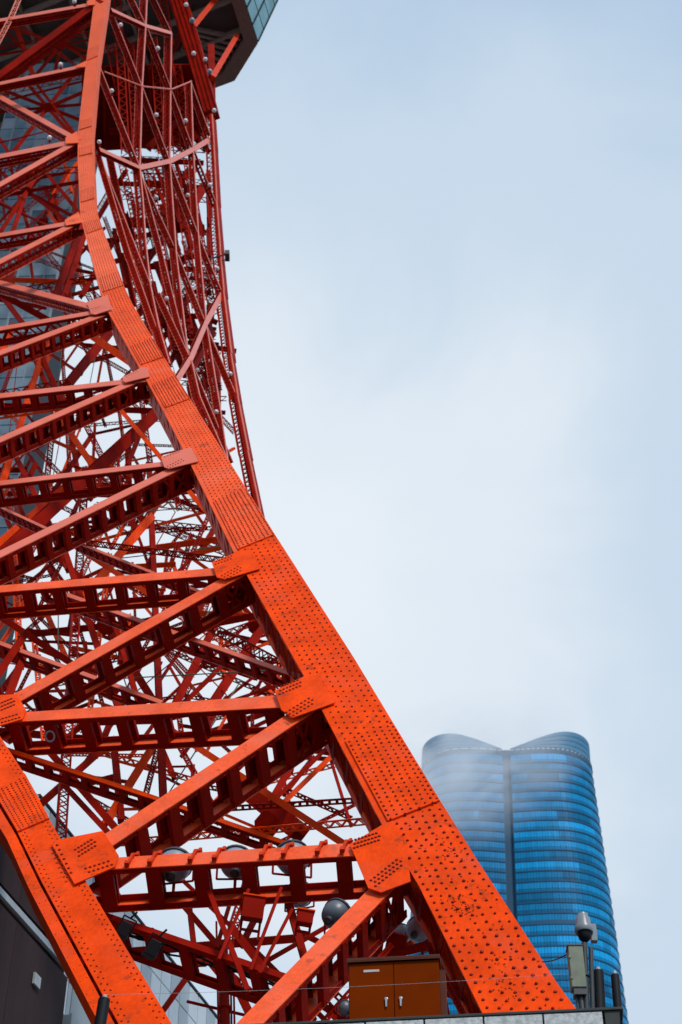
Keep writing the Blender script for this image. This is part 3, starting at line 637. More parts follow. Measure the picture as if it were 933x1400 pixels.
while len(extra) < 330 and tries < 8000:
    tries += 1
    y = random.uniform(215, 1130) if tries % 3 else random.uniform(640, 1000); x = random.uniform(-5, left_of_chord(y)-12)
    if y > 1000 and x < 60+(y-1000)*.5: continue
    ang = R(random.choice((random.gauss(78, 7), random.gauss(112, 8), random.gauss(18, 7), random.gauss(-17, 7), random.gauss(-50, 9), random.gauss(48, 9), random.gauss(2, 4))))
    dx, dy = math.cos(ang)*25, math.sin(ang)*25
    far_ = max(0.45, min(1, (y-100)/700)); w = random.choice((3, 4, 4, 5, 5, 6, 7, 8))*lerp(.7, 1.0, far_)
    b = snapped((x-dx, y-dy, x+dx, y+dy, w, random.choice('LLHHHL'), random.uniform(1.36, 1.62)), FL+EDGE+[h[:4] for h in HEAVY]+[e_[:4] for e_ in extra], None)
    if math.hypot(b[2]-b[0], b[3]-b[1]) < 45 or b[3] > 1150 or b[1] > 1150: continue
    if y < 640 and x < left_of_chord(y)*.55 and random.random() < .5: continue
    extra.append(b)
for b in extra: member(*b[:7], None, 'orange' if random.random() < .18 else 'red', None, True)  # mixed orange and red stand for lit and shaded bars
for b in BG:
    x1,y1,x2,y2,w,kd,g1 = b[:7]; g2 = b[7] if len(b) > 7 else g1
    if kd == 'F':      # same battened boxes as the outer face, seen behind it
        P = at(x1, y1, dA(y1)*g1); Q = at(x2, y2, dA(y2)*g2); h = w*0.42*depth(P)/FPX
        ladder(P, Q, h, h*1.02, w*1.9*depth(P)/FPX*0.95, Vector((-.2,-.9,.25)), M['pink'] if y1 < 950 else M['orange'], M['red'], name='inner_strut', endx=False)
    else: member(x1, y1, x2, y2, w, kd, g1, g2, random.choice(('red','red','red','orange')) if y1 > 420 else 'red')  # random orange reads as lit members, red as those in shade
for x1,y1,x2,y2 in ((175,955,290,860),(205,1125,330,930),(150,765,320,745),(190,700,310,690),(260,690,300,640),(85,585,60,720),(195,640,240,700),(120,770,180,960),(240,700,200,770),(0,905,130,925),(230,870,310,950),(120,930,400,915),(80,930,80,830),(330,760,260,880),(85,470,75,590),(140,440,110,590),(30,440,10,620)):
    rod(at(x1,y1,dA(y1)*1.3), at(x2,y2,dA(y2)*1.3), 0.022, M['green'] if random.random() < .5 else M['red'], 'stay_cable')
for (x, y, r, g) in ((146,855,14,1.28), (365,1128,18,1.37), (37,262,7,1.29), (66,147,7,1.29), (85,60,7,1.29), (365,1118,10,1.3), (275,1306,17,1.55), (348,858,9,1.3), (57,304,6,1.31), (90,560,9,1.28)):
    P = at(x, y, dA(y)*g); d = depth(P)/FPX*r; mb = MB(); n = CAMN(P); a_ = n.orthogonal().normalized(); c_ = n.cross(a_)
    mb.prism([P+(a_*math.cos(q)+c_*math.sin(q))*d for q in [math.pi/8+i*math.pi/4 for i in range(8)]], n, 0.06); mb.build('joint_plate', M['red'], tower)

# upper left chord crossing the corner
member(34,-20,15,25,7,'L',1.02,1.02,'pink'); member(15,25,-30,110,7,'L',1.02,1.02,'pink')

# ------------------------------------------------------------------ right-hand face between the big chord and the far silhouette
NR = Vector((0.80, -0.55, 0.1)).normalized()
def rpt(p, g): return at(p[0], p[1], dA(p[1])*g)
def edge_member(pts, g, w, D_px, m='pink', name='face_brace', g2=None):
    """laced member with a narrow pale outer flange; the web runs back into the tower"""
    for i, (a, b) in enumerate(zip(pts, pts[1:])):
        ga = g if g2 is None else lerp(g, g2, i/max(1, len(pts)-1)); gb = g if g2 is None else lerp(g, g2, (i+1)/max(1, len(pts)-1))
        P, Q = rpt(a, ga), rpt(b, gb); s = (depth(P)+depth(Q))/2/FPX
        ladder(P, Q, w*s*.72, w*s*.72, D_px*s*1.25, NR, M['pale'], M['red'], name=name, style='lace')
GV = {1: 1.07, 2: 1.13, 3: 1.19, 'D': 1.25}
edge_member([(203,-40),(200,34),(195,118),(192,228)], GV[1], 3.2, 10)
edge_member([(235,44),(234,120),(233,221)], GV[2], 3.0, 10)
edge_member([(262,110),(265,204)], GV[3], 2.8, 9)
edge_member([(192,228),(196,271),(200,329),(206,387),(218,445),(233,497)], GV[1], 3.2, 10)
edge_member([(233,221),(238,292),(242,348),(248,399),(257,475),(262,490)], GV[2], 3.0, 9)
edge_member([(265,204),(272,320),(279,399),(283,442)], GV[3], 2.8, 8)
edge_member([(283,442),(295.7,520),(302,558),(309,606),(314,640)], GV[3], 3, 9)
edge_member([(262,490),(274,541),(304,610),(330,665)], GV[2], 3, 10)
# belts
for pts, gs, w, m in (([(137,204),(192,229),(233,220),(265,204),(288,190)], [1.02,1.07,1.13,1.19,1.25], 7, 'pink'), ([(153,13),(200,35),(235,45)], [1.02,1.07,1.13], 6, 'pink'),
                   ([(240,524),(262,489),(283,440),(304,402)], [1.1,1.13,1.19,1.25], 8, 'pink')):
    for i in range(len(pts)-1):
        P, Q = rpt(pts[i], gs[i]), rpt(pts[i+1], gs[i+1]); s = depth(P)/FPX
        ladder(P, Q, w*s, w*s, 7*s, NR, M['pale'], M['red'], name='belt', style='lace')
for a, b, ga, gb in (((143,98),(195,118),1.02,1.07), ((195,118),(235,122),1.07,1.13), ((235,122),(262,111),1.13,1.19)):
    rod(rpt(a, ga), rpt(b, gb), 0.05, M['pink'])
# diagonals
for a, b, ga, gb in (((137,90),(192,228),1.03,1.07), ((154,15),(195,118),1.03,1.07), ((196,120),(233,220),1.07,1.13), ((203,40),(234,120),1.07,1.13), ((234,120),(265,204),1.13,1.19), ((262,112),(288,184),1.19,1.24), ((200,-30),(235,44),1.07,1.13), ((165,-40),(200,34),1.04,1.07),
                     ((137,207),(180,350),1.03,1.06), ((180,350),(230,490),1.06,1.09), ((192,230),(219,329),1.07,1.1), ((219,329),(236,399),1.1,1.12), ((236,399),(259,488),1.12,1.13), ((195,241),(244,348),1.08,1.14), ((244,348),(265,399),1.14,1.17), ((265,399),(282,441),1.17,1.19),
                     ((234,223),(271,318),1.13,1.19), ((271,318),(305,401),1.19,1.25), ((267,206),(297,279),1.19,1.25), ((219,400),(260,488),1.1,1.13), ((287,455),(324,540),1.19,1.25), ((262,492),(319,631),1.13,1.22), ((283,444),(326,545),1.19,1.25), ((137,212),(206,387),1.04,1.07), ((206,387),(226,480),1.07,1.09)):
    P, Q = rpt(a, ga), rpt(b, gb); s = depth(P)/FPX
    ladder(P, Q, 1.5*s, 1.5*s, 9*s, NR, M['pale'], M['red'], name='face_brace', style='lace')
# silhouette chord, laced inner side
sil = [(289.5,158),(292,200),(295.5,275),(300,340),(305,400),(315,486),(324,544),(338,620),(354,700),(374,780),(408,860),(455,960),(512,1060),(572,1160),(650,1290),(700,1400)]
for a, b in zip(sil, sil[1:]):
    P, Q = rpt(a, 1.25), rpt(b, 1.25); s = depth(P)/FPX
    w = 11 if a[1] < 500 else 12
    P = at(a[0]-w/2, a[1], depth(P)); Q = at(b[0]-w/2, b[1], depth(Q))
    n = Vector((-0.45, -0.9, 0.1)).normalized(); t, n, bb = frame(P, Q, n)
    if bb.x < 0: bb = -bb
    W_ = w*s; mb = MB()
    mb.bar(P, Q, bb, n, W_*0.26, 0.05, W_*0.37, 0); mb.bar(P, Q, bb, n, W_*0.22, 0.05, -W_*0.39, 0)
    mb.bar(P, Q, bb, n, 0.05, W_*1.3, W_*0.5, -W_*0.65); mb.bar(P, Q, bb, n, W_*0.9, 0.05, 0, -W_*1.3)
    k = max(3, int((Q-P).length/(W_*0.62)))
    for i in range(k):
        s_ = 1 if i % 2 else -1; a_ = lerp(P, Q, i/k)-bb*s_*W_*.3; c_ = lerp(P, Q, (i+1)/k)+bb*s_*W_*.3
        tt, nn, b2 = frame(a_, c_, n); mb.bar(a_, c_, b2, nn, W_*.12, 0.03, 0, -0.03)
    o = mb.build('far_chord', M['red'], tower)
    fl = MB(); fl.bar(P, Q, bb, n, 0.05, W_*0.2, W_*0.5+0.06, -W_*0.1)
    rv = fl.build('outer_flange', M['pink'], o)
# heavy dark chord running up under the deck
for (a, b, w) in (((262,60),(288,150),25), ((234,-30),(262,60),25)):
    P, Q = rpt(a, 1.24), rpt(b, 1.25); s = depth(P)/FPX; n = Vector((-.1, -.8, -.6)).normalized(); t, n, bb = frame(P, Q, n)
    W_ = w*s; mb = MB(); mb.bar(P, Q, bb, n, W_*.9, 1.0, 0, -.5, W_*0.6 if b[1] > 100 else W_*.9)
    for f in (-.42, -.14, .14, .42): mb.bar(P, Q, bb, n, 0.07, 0.10, f*W_*.8, 0.05, None, None)
    mb.build('upper_chord', M['red'], tower)
# interior of the upper tower: laced columns and bracing in several planes behind the near face
for g, wpx, lst in ((1.32, 11, [((160,-20),(172,210)), ((178,60),(188,215)), ((210,50),(222,210)), ((230,70),(243,210)), ((243,90),(258,200)), ((222,-10),(232,60)), ((150,60),(165,130))]),
                    (1.30, 10, [((150,215),(205,480)), ((165,215),(215,430)), ((205,230),(240,480)), ((222,230),(258,450)), ((240,225),(268,420)), ((255,215),(283,400)), ((170,290),(230,500)), ((262,250),(290,420))]),
                    (1.42, 8, [((145,20),(270,190)), ((140,110),(250,200)), ((150,180),(280,165)), ((150,150),(280,120)), ((145,70),(240,60)), ((175,200),(255,30)), ((205,200),(285,130)), ((150,30),(235,190)), ((160,120),(210,20))]),
                    (1.42, 7, [((145,330),(280,310)), ((150,240),(240,330)), ((240,230),(160,330)), ((180,370),(290,345)), ((190,420),(295,405)), ((200,300),(290,395)), ((280,250),(200,360)), ((210,400),(280,520)), ((290,330),(215,470)), ((270,230),(220,270)), ((165,270),(290,255)), ((255,520),(320,590)), ((265,470),(320,480)), ((300,480),(270,560)), ((262,545),(310,545)), ((150,360),(220,340))]),
                    (1.50, 9, [((160,200),(285,180)), ((150,195),(280,205)), ((180,180),(290,150)), ((140,90),(285,60)), ((150,40),(250,100)), ((255,60),(150,170))])):
    for i, (a, b) in enumerate(lst):
        if g in (1.32, 1.30): 
            P, Q = rpt(a, g), rpt(b, g); s = depth(P)/FPX; lattice(P, Q, wpx*s, CAMN(P), M['red'], name='inner_column', dep=0.6)
        else: member(a[0], a[1], b[0], b[1], wpx, 'L' if i % 3 else 'H', g, g, 'red')
for k in range(75):    # light secondary bracing of the far faces
    x = random.uniform(145, 270); y = random.uniform(0, 190); a = random.choice((1.1, 1.25, -0.5, 2.0, 0.1)); l = random.uniform(50, 110)
    member(x, y, min(max(x+math.cos(a)*l, 140), 284), min(max(y+math.sin(a)*l, -10), 205), random.uniform(4, 8), 'L' if k % 2 else 'H', random.uniform(1.48, 1.6), None, 'red', None, True)
for k in range(125):
    y = random.uniform(212, 570); xl = 140+max(0, y-300)*0.48; xr = 288+max(0, y-400)*.12
    if xr-xl < 25: continue
    x = random.uniform(xl, xr); a = random.choice((1.2, 1.35, 2.1, 0.05)); l = random.uniform(40, 90)
    x2 = min(x+math.cos(a)*l, xr)
    member(x, y, x2, y+math.sin(a)*l, random.uniform(4, 8), 'H' if k % 3 else 'L', random.uniform(1.3, 1.6), None, 'red', None, True)
sb = MB(); sb.add(SECOND['red'].v, SECOND['red'].f); nf = len(sb.f); sb.add(SECOND['orange'].v, SECOND['orange'].f)
sb = tag(sb.build('secondary_bracing', M['red'], tower), kind='stuff'); sb.data.materials.append(M['orange'])
for p in sb.data.polygons[nf:]: p.material_index = 1

# ------------------------------------------------------------------ observation deck above (part of the tower)
ZD = 138.0
dk = [(353,59),(321,110.5),(289,116)]
V = [on_level(x, y, ZD) for x, y in dk]
e0 = on_level(334, 0, ZD)
V0 = V[0]+(e0-V[0]).normalized()*34
V3 = V[2]+(on_level(145, 172, ZD)-V[2]).normalized()*34
poly = [V0, V[0], V[1], V[2], V3, V3+(V0-V[0])]
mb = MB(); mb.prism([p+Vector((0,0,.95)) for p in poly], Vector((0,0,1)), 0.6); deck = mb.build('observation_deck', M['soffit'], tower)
deck['label'] = 'dark brown underside of the observation deck with a glazed rim'
ctr = sum(poly, Vector())/len(poly); ctr.z = ZD
rim = MB()
inn = lambda p, k: p+(Vector((ctr.x, ctr.y, p.z))-p).normalized()*k
ring = [V0, V[0], V[1], V3]
for a, b in zip(ring, ring[1:]):
    rim.hexa([a-Vector((0,0,0.0)), b-Vector((0,0,0.0)), inn(b,1.3)-Vector((0,0,0.0)), inn(a,1.3)-Vector((0,0,0.0)), a+Vector((0,0,.94)), b+Vector((0,0,.94)), inn(b,1.3)+Vector((0,0,.94)), inn(a,1.3)+Vector((0,0,.94))])
rim.build('deck_rim', M['rim'], deck)
dirA = (V0-V[0]).normalized(); dirB = (V3-V[2]).normalized()
for i in range(9):
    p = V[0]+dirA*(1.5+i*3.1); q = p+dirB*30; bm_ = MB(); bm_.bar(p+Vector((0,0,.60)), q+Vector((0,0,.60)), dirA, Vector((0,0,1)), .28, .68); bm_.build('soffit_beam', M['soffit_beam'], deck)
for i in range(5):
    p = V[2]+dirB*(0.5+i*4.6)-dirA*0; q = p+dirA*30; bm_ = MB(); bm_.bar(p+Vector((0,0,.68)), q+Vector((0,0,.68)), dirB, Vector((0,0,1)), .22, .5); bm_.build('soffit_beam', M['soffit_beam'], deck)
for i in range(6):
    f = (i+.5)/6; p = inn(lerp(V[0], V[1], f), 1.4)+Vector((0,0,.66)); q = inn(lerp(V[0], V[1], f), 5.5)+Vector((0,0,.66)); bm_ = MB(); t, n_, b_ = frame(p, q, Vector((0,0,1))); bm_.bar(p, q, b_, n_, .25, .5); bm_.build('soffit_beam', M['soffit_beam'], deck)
# added to darken the interior: platform inside the upper tower
zp = rpt((215,150), 1.42).z
pp = [on_level(x, y, zp) for x, y in ((112,92),(278,88),(284,178),(238,200),(112,208))]
m_ = MB(); m_.prism(pp, Vector((0,0,1)), .15); pl = m_.build('dark_infill', M['red'], tower)
for i in range(8):
    f = (i+.5)/8; a, b = lerp(pp[0], pp[1], f), lerp(pp[4], pp[2], f); m_ = MB(); m_.bar(a-Vector((0,0,.3)), b-Vector((0,0,.3)), (pp[1]-pp[0]).normalized(), Vector((0,0,1)), .18, .55); m_.build('dark_infill_beam', M['red'], pl)
# glazed outer wall, leaning outwards
T1 = on_level(392, -50, ZD+9.0); off = T1-V[0]
def wall_pt(base, k): return base+Vector((off.x*0.95, off.y*0.2, 9.0))*k
def glaze(a, b, n, rows=5):
    for i in range(n):
        for j in range(rows):
            p = [wall_pt(lerp(a,b,(i+.04)/n),(j+.03)/rows), wall_pt(lerp(a,b,(i+.96)/n),(j+.03)/rows), wall_pt(lerp(a,b,(i+.96)/n),(j+.95)/rows), wall_pt(lerp(a,b,(i+.04)/n),(j+.95)/rows)]
            nn = (p[1]-p[0]).cross(p[3]-p[0]).normalized()
            if nn.dot(CAM-p[0]) < 0: nn = -nn
            m_ = MB(); m_.prism(p, nn, .06); m_.build('glass_pane', M['teal'], deck)
    m_ = MB(); nn = (wall_pt(b,0)-wall_pt(a,0)).cross(wall_pt(a,1)-wall_pt(a,0)).normalized()
    if nn.dot(CAM-a) < 0: nn = -nn
    m_.prism([wall_pt(a,0)-nn*.1, wall_pt(b,0)-nn*.1, wall_pt(b,1)-nn*.1, wall_pt(a,1)-nn*.1], nn, .04)
    for i in range(n+1):
        t = lerp(a, b, i/n); m_.bar(wall_pt(t,0), wall_pt(t,1), (b-a).normalized(), nn, .14, .25)
    m_.build('mullion', M['mull'], deck)
glaze(V[0]+dirA*0.2, V[0]+dirA*16, 9)
for a, b in (((264,37),(294,0)), ((290,107),(324,49)), ((294,0),(325,-40))):
    P = rpt(a, 1.25); Q = on_level(b[0], b[1], ZD-.2); t, n, bb = frame(P, Q, CAMN(P)); mb = MB(); mb.bar(P, Q, bb, n, .42, .42); mb.build('deck_prop', M['clampred'], tower)
P = rpt((289,60), 1.27); Q = rpt((291,158), 1.27); hbeam(P, Q, .5, CAMN(P), M['red'], 'deck_post')

# ------------------------------------------------------------------ glazed lift shaft standing inside the tower
lift = empty('lift_shaft', 'blue grey glass clad lift shaft rising inside the tower behind the steelwork', 'lift shaft')
def shp(x, y): return on_plane(x, y, Vector((0, 84, 0)), Vector((0, 1, 0)))
S_ = shp(34, 612); lean = (shp(88, 329)-S_).normalized(); ex = Vector((-1, 0.05, 0)).normalized()
PW_, PH_ = 1.0, 1.6
def sh(i, j): return S_ + lean*(j*PH_ - 17) + ex*(i*PW_)
sn = ex.cross(lean).normalized()
if sn.dot(CAM-S_) < 0: sn = -sn
fm = MB(); NI, NJ = 7, 40
fm.prism([sh(0,0)-sn*.12, sh(NI,0)-sn*.12, sh(NI,NJ)-sn*.12, sh(0,NJ)-sn*.12], -sn, 5.0)
fm.build('shaft_core', M['mull'], lift)
first = {}
for j in range(NJ):
    for i in range(NI):
        mk = random.choices(['shaft1','shaft2','shaft3'], [6, 1.4, 3])[0]
        if mk not in first:
            m_ = MB(); c = [ex*.04+lean*.04, ex*(PW_-.04)+lean*.04, ex*(PW_-.04)+lean*(PH_-.05), ex*.04+lean*(PH_-.05)]
            m_.prism(c, sn, .08); ob = m_.build('glass_panel', M[mk], lift); first[mk] = ob
        else: ob = first[mk].copy(); C.objects.link(ob)
        ob.location = sh(i, j)
for i in range(0, NI+1):
    m_ = MB(); m_.bar(sh(i,0), sh(i,NJ), ex, sn, .09 if i % 3 else .16, .2); m_.build('mullion', M['shaftframe'], lift)

# ------------------------------------------------------------------ small round lamps and fittings on the steelwork
glob = None
GL = [(102,2,1.0),(83,88,1.0),(68,188,1.0),(153,124,1.02),(165,34,1.03),(136,194,1.0),(254.6,6.5,1.2),(265,73,1.2),(281,81,1.22),(216,66,1.08),(214,157,1.08),(254,165,1.13),(293,151,1.23),(287,253,1.2),(214,270,1.25),(257,267,1.25),(297,367,1.22),(228,408,1.08),(315,511,1.22),(296,563,1.18),(263,28,1.2),(287,98,1.22)]
GLAB = ['white globe lamp at the top left above the lacing of the uppermost beam', 'white globe lamp sitting on the beam in front of the pale shaft panel', 'white globe lamp on the beam just left of the big chord bend', 'white globe lamp just right of the big chord above the thin curved rod end', 'white globe lamp high right of the big chord under the upper pink belt', 'white globe lamp tucked right behind the big chord at the pink belt end',
 'white globe lamp at the top edge beside the heavy dark chord', 'white globe lamp on the middle of the heavy dark red chord', 'white globe lamp between the heavy chord and the deck soffit', 'white globe lamp on the laced diagonal below the upper belt', 'white globe lamp on the laced diagonal above the pink belt left part', 'white globe lamp on the diagonal above the pink belt right part', 'white globe lamp at the lower tip of the heavy dark chord against sky', 'white globe lamp on the silhouette chord below the pink belt', 'white globe lamp behind the lattice left below the pink belt', 'white globe lamp behind the lattice middle below the pink belt', 'white globe lamp on the silhouette chord below the bracket camera', 'white globe lamp in the lattice above the lower pink belt', 'white globe lamp on the silhouette chord beneath the lower pink belt', 'white globe lamp low in the narrowing lattice beside the big chord',
 'larger grey globe lamp by the upper orange deck prop', 'larger grey globe lamp at the foot of the lower orange deck prop']
for (x, y, g), lab in zip(GL, GLAB):
    P = at(x, y, dA(y)*g*0.985); r = (4.0 if 'larger' in lab else 3.1)*depth(P)/FPX
    if glob is None or 'larger' in lab:
        e = empty('globe_lamp', lab, 'lamp', 'globe lamps along the tower'); s = MB()
        s.lathe(Vector((0,0,0)), Vector((0,0,1)), [(.05,-.16),(.12,-.13),(.17,-.05),(.18,.02),(.15,.10),(.08,.16),(.01,.18)], 12)
        gl = s.build('globe', M['grey'] if 'larger' in lab else M['lamp_white'], e, smooth=True); s = MB(); s.tube(Vector((0,.12,-.05)), Vector((0,.30,-.12)), .07, 8); s.tube(Vector((0,.30,-.12)), Vector((0,.36,-.14)), .13, 8); s.build('lamp_base', M['red'], e)
        if 'larger' not in lab: glob = e
    else:
        e = glob.copy(); C.objects.link(e); e['label'] = lab
        for ch in list(glob.children): c = ch.copy(); C.objects.link(c); c.parent = e
    e.location = P; e.scale = (r/.18,)*3

# bracket with a camera on the silhouette chord
P = at(311, 349, dA(349)*1.24); s = depth(P)/FPX
br = empty('bracket_camera', 'small dark camera on an arm sticking out from the right edge of the tower', 'camera')
mb = MB(); mb.tube(at(286,354,depth(P)), at(308,348,depth(P)), 1.0*s, 6); mb.tube(at(286,362,depth(P)), at(309,355,depth(P)), .8*s, 6); mb.build('arm', M['dark'], br)
mb = MB(); c = P; mb.box((c.x-3*s, c.y-.3, c.z-5*s), (c.x+3.2*s, c.y+.3, c.z+3*s)); mb.build('housing', M['dark'], br)
mb = MB(); mb.lathe(Vector((c.x, c.y, c.z+3*s)), Vector((0,0,1)), [(3*s,0),(3.2*s,2*s),(2*s,4.5*s),(.2*s,5.5*s)], 10); mb.build('sensor_head', M['dark'], br, smooth=True)

# junction fitting on the lower left strut
P = at(70, 1001, depth(onB(20,970))*0.985); s = depth(P)/FPX
jf = empty('strut_fitting', 'small grey box with coiled cable fixed under the lower left strut', 'junction box')
mb = MB(); mb.box((P.x-8*s,P.y-4*s,P.z-3*s),(P.x+8*s,P.y+4*s,P.z+4*s)); mb.build('housing', M['grey'], jf, bevel=.01)
mb = MB(); q = P+Vector((0,-.05,-9*s)); pts = [q+Vector((math.cos(a)*6*s, -0.1*math.sin(a), math.sin(a)*5*s)) for a in [i*math.pi/8 for i in range(17)]]; mb.path(pts, 1.4*s, 6)
pts = [P+Vector((math.cos(a)*10*s, -.1, 4*s+math.sin(a)*7*s)) for a in [i*math.pi/8 for i in range(9)]]; mb.path(pts, .8*s, 6); mb.build('cable_coil', M['grey'], jf)

# ------------------------------------------------------------------ floodlights and gear behind the lowest strut
def floodlight(x, y, rpx, g, ax, lab, mk='grey', box=None):
    P = at(x, y, dA(y)*g); r = rpx*depth(P)/FPX; ax = Vector(ax).normalized()
    e = empty('floodlight', lab, 'floodlight', 'floodlights on the tower leg'); e.location = P; O = Vector((0,0,0))
    s = MB(); s.lathe(O, -ax, [(r*.98,0),(r,.18*r),(r*.97,.45*r),(r*.86,.78*r),(r*.64,1.05*r),(r*.32,1.22*r),(r*.04,1.27*r)], 24); s.build('housing', M[mk], e, smooth=True)
    s = MB(); s.lathe(O, ax, [(r*1.0,-.06*r),(r*1.08,-.04*r),(r*1.08,.14*r),(r*.98,.16*r)], 24); s.build('rim', M['dark'], e, smooth=True)
    s = MB(); s.lathe(O, ax, [(r*.95,.165*r),(r*.6,.19*r),(r*.1,.2*r)], 20); s.build('lens', M['lens'], e, smooth=True)
    a_ = ax.cross(Vector((0,0,1))); a_ = a_.normalized() if a_.length > .1 else Vector((1,0,0)); s = MB()
    pts = [a_*r*1.15, a_*r*1.15+Vector((0,0,-r*1.3)), -a_*r*1.15+Vector((0,0,-r*1.3)), -a_*r*1.15]; s.path(pts, r*.07, 6); s.tube(Vector((0,0,-r*1.3)), Vector((0,0,-r*1.9)), r*.1, 6); s.build('yoke', M['red'], e)
    s = MB(); s.lathe(-ax*r*1.1, -ax, [(r*.3,0),(r*.3,.45*r),(r*.2,.5*r)], 10); s.build('lamp_socket', M['dark'], e, smooth=True)
    return e
floodlight(240,1181,23,1.05,(.1,.5,.9),'grey domed floodlight behind the lowest strut at its left end')
floodlight(323,1177,22,1.05,(.0,.5,.9),'grey domed floodlight behind the middle of the lowest strut')
floodlight(400,1171,23,1.05,(-.1,.5,.9),'grey domed floodlight behind the right end of the lowest strut')
floodlight(410,1222,18,1.09,(.2,.6,.7),'grey floodlight with exposed socket hanging under the lowest strut')
floodlight(462,1249,20,1.03,(.45,.55,.7),'large dark grey domed floodlight left of the steep diagonal','dome')
floodlight(573,1270,17,1.10,(.3,.6,.7),'grey floodlight under the dark joint of the big chord','grey')
floodlight(548,1276,13,1.12,(-.3,.6,.7),'smaller grey floodlight beside the red box under the chord joint','grey')
floodlight(470,1378,11,1.05,(-.5,.4,.6),'small dark floodlight behind the left side of the brown cabinet','dome')
def stage_light(x, y, s_px, g, lab):
    P = at(x, y, dA(y)*g); s = s_px*depth(P)/FPX; e = empty('spotlight', lab, 'spotlight'); e.location = P
    m_ = MB(); ax = Vector((-.45,.35,-.82)).normalized(); b_ = ax.cross(Vector((1,0,.2))).normalized(); c_ = ax.cross(b_)
    m_.bar(-ax*s, ax*s*.7, b_, c_, s*1.1, s*1.2, 0, 0, s*1.35, s*1.4); m_.build('housing', M['black'], e, bevel=s*.08)
    m_ = MB(); m_.bar(ax*s*.7, ax*s*.95, b_, c_, s*1.5, s*.12, 0, s*.75); m_.bar(ax*s*.7, ax*s*1.1, b_, c_, s*.12, s*1.3, s*.75, 0); m_.build('barn_door', M['black'], e)
    m_ = MB(); m_.path([c_*s*.8, c_*s*.8-ax*s*1.5, -c_*s*.8-ax*s*1.5, -c_*s*.8], s*.1, 6); m_.tube(-ax*s*1.5, -ax*s*2.3+Vector((s*.4,0,0)), s*.12, 6); m_.build('yoke', M['black'], e)
    m_ = MB(); m_.lathe(ax*s*.71, ax, [(s*.5,0),(s*.45,.05*s),(s*.05,.1*s)], 12); m_.build('lens', M['lens'], e)
stage_light(209,1298,13,1.06,'black spotlight with barn doors hanging in front of the pale glass building')
stage_light(170,1272,12,1.06,'black spotlight hanging close beside the lower left chord')
# low, dark battened beam with its bundle of cables, and the equipment brackets on it
P = at(100,1236,dA(1236)*1.09); Q = at(420,1345,dA(1345)*1.06)
ladder(P, Q, 10*depth(P)/FPX, 10*depth(P)/FPX, 1.0, Vector((-.1,-.8,.3)), M['red'], M['red'], name='inner_strut', endx=False)
cb = empty('cable_run', 'bundle of black cables lying along the low dark beam', 'cable')
for k in range(10):
    m_ = MB(); pts = []
    for i in range(15):
        f = i/14; pts.append(lerp(P, Q, f)+Vector((0, .2+.08*k, .22+.05*math.sin(f*17+k)+random.uniform(-.03,.03)-(.35*abs(math.sin(f*9+k)) if k < 3 else .12*abs(math.sin(f*14+k*2))))))
    m_.path(pts, .025, 5); m_.build('cable', M['black'], cb)
def gear_box(x, y, wpx, hpx, g, lab, tilt=0.2):
    P = at(x, y, dA(y)*g); s = depth(P)/FPX; e = empty('ballast_box', lab, 'equipment box', 'red equipment boxes on the tower leg'); e.location = P
    w, h = wpx*s, hpx*s; m_ = MB(); m_.box((-w/2,-.12,-h/2),(w/2,.12,h/2)); b_ = m_.build('box', M['red'], e, bevel=.015)
    m_ = MB(); m_.box((-w/2-.02,-.15,h/2),(w/2+.02,.15,h/2+.03)); m_.build('lid', M['orange'], e)
    m_ = MB()
    for sx in (-1, 1): m_.bar(Vector((sx*w*.42,.14,h*.3)), Vector((sx*w*.42,.14,-h*1.25)), Vector((1,0,0)), Vector((0,1,0)), .05, .05)
    m_.bar(Vector((-w*.42,.14,-h*.85)), Vector((w*.42,.14,-h*.85)), Vector((0,0,1)), Vector((0,1,0)), .05, .045); m_.build('stand', M['red'], e)
    e.rotation_euler = (0.1, tilt, 0.15)
gear_box(346,1243,30,32,1.04,'red box on a stand below the middle of the lowest strut', .08)
gear_box(417,1256,22,18,1.03,'red box beside the large dark floodlight', .1)
gear_box(541,1292,26,24,1.08,'red box under the joint plates of the big chord', .2)
gear_box(516,1297,14,26,1.1,'narrow red box left of the others under the chord joint', .15)
gear_box(585,1290,16,18,1.12,'red box half hidden beneath the big chord edge', -.1)
GEAR = [(285,1215,330,1330,7,'H',1.05), (330,1240,300,1310,4,'H',1.04), (375,1240,345,1320,4,'H',1.04), (390,1262,355,1330,4,'H',1.04), (390,1215,420,1320,10,'H',1.08,1.06), (225,1298,410,1283,11,'H',1.5), (275,1310,250,1345,7,'H',1.5), (282,1306,310,1340,13,'H',1.5), (305,1290,308,1410,14,'T',1.4), (318,1334,364,1372,8,'L',1.5), (322,1345,345,1392,11,'H',1.45), (315,1265,385,1355,11,'H',1.2), (240,1225,270,1260,8,'H',1.3), (258,1225,262,1260,7,'H',1.3),
          (280,1375,335,1388,4,'H',1.4), (262,1215,330,1280,6,'H',1.5), (340,1205,310,1300,14,'L',1.5), (400,1270,440,1290,8,'H',1.4), (390,1300,460,1260,6,'H',1.3), (395,1345,480,1400,10,'H',1.2), (410,1400,470,1310,9,'H',1.25), (440,1340,480,1380,10,'F',1.12), (600,1330,690,1420,9,'H',1.06), (585,1290,640,1400,9,'L',1.06), (590,1350,650,1375,8,'H',1.1), (560,1300,600,1290,10,'H',1.08), (595,1310,610,1380,8,'H',1.12), (500,1325,560,1290,6,'H',1.15), (470,1330,520,1290,5,'H',1.15), (480,1390,520,1400,8,'H',1.1), (445,1395,520,1310,8,'B',1.06), (365,1225,340,1275,8,'H',1.3), (318,1225,300,1285,5,'H',1.25),(375,1325,440,1390,7,'H',1.3),(345,1415,380,1370,12,'H',1.1),(425,1350,470,1400,14,'B',1.06)]
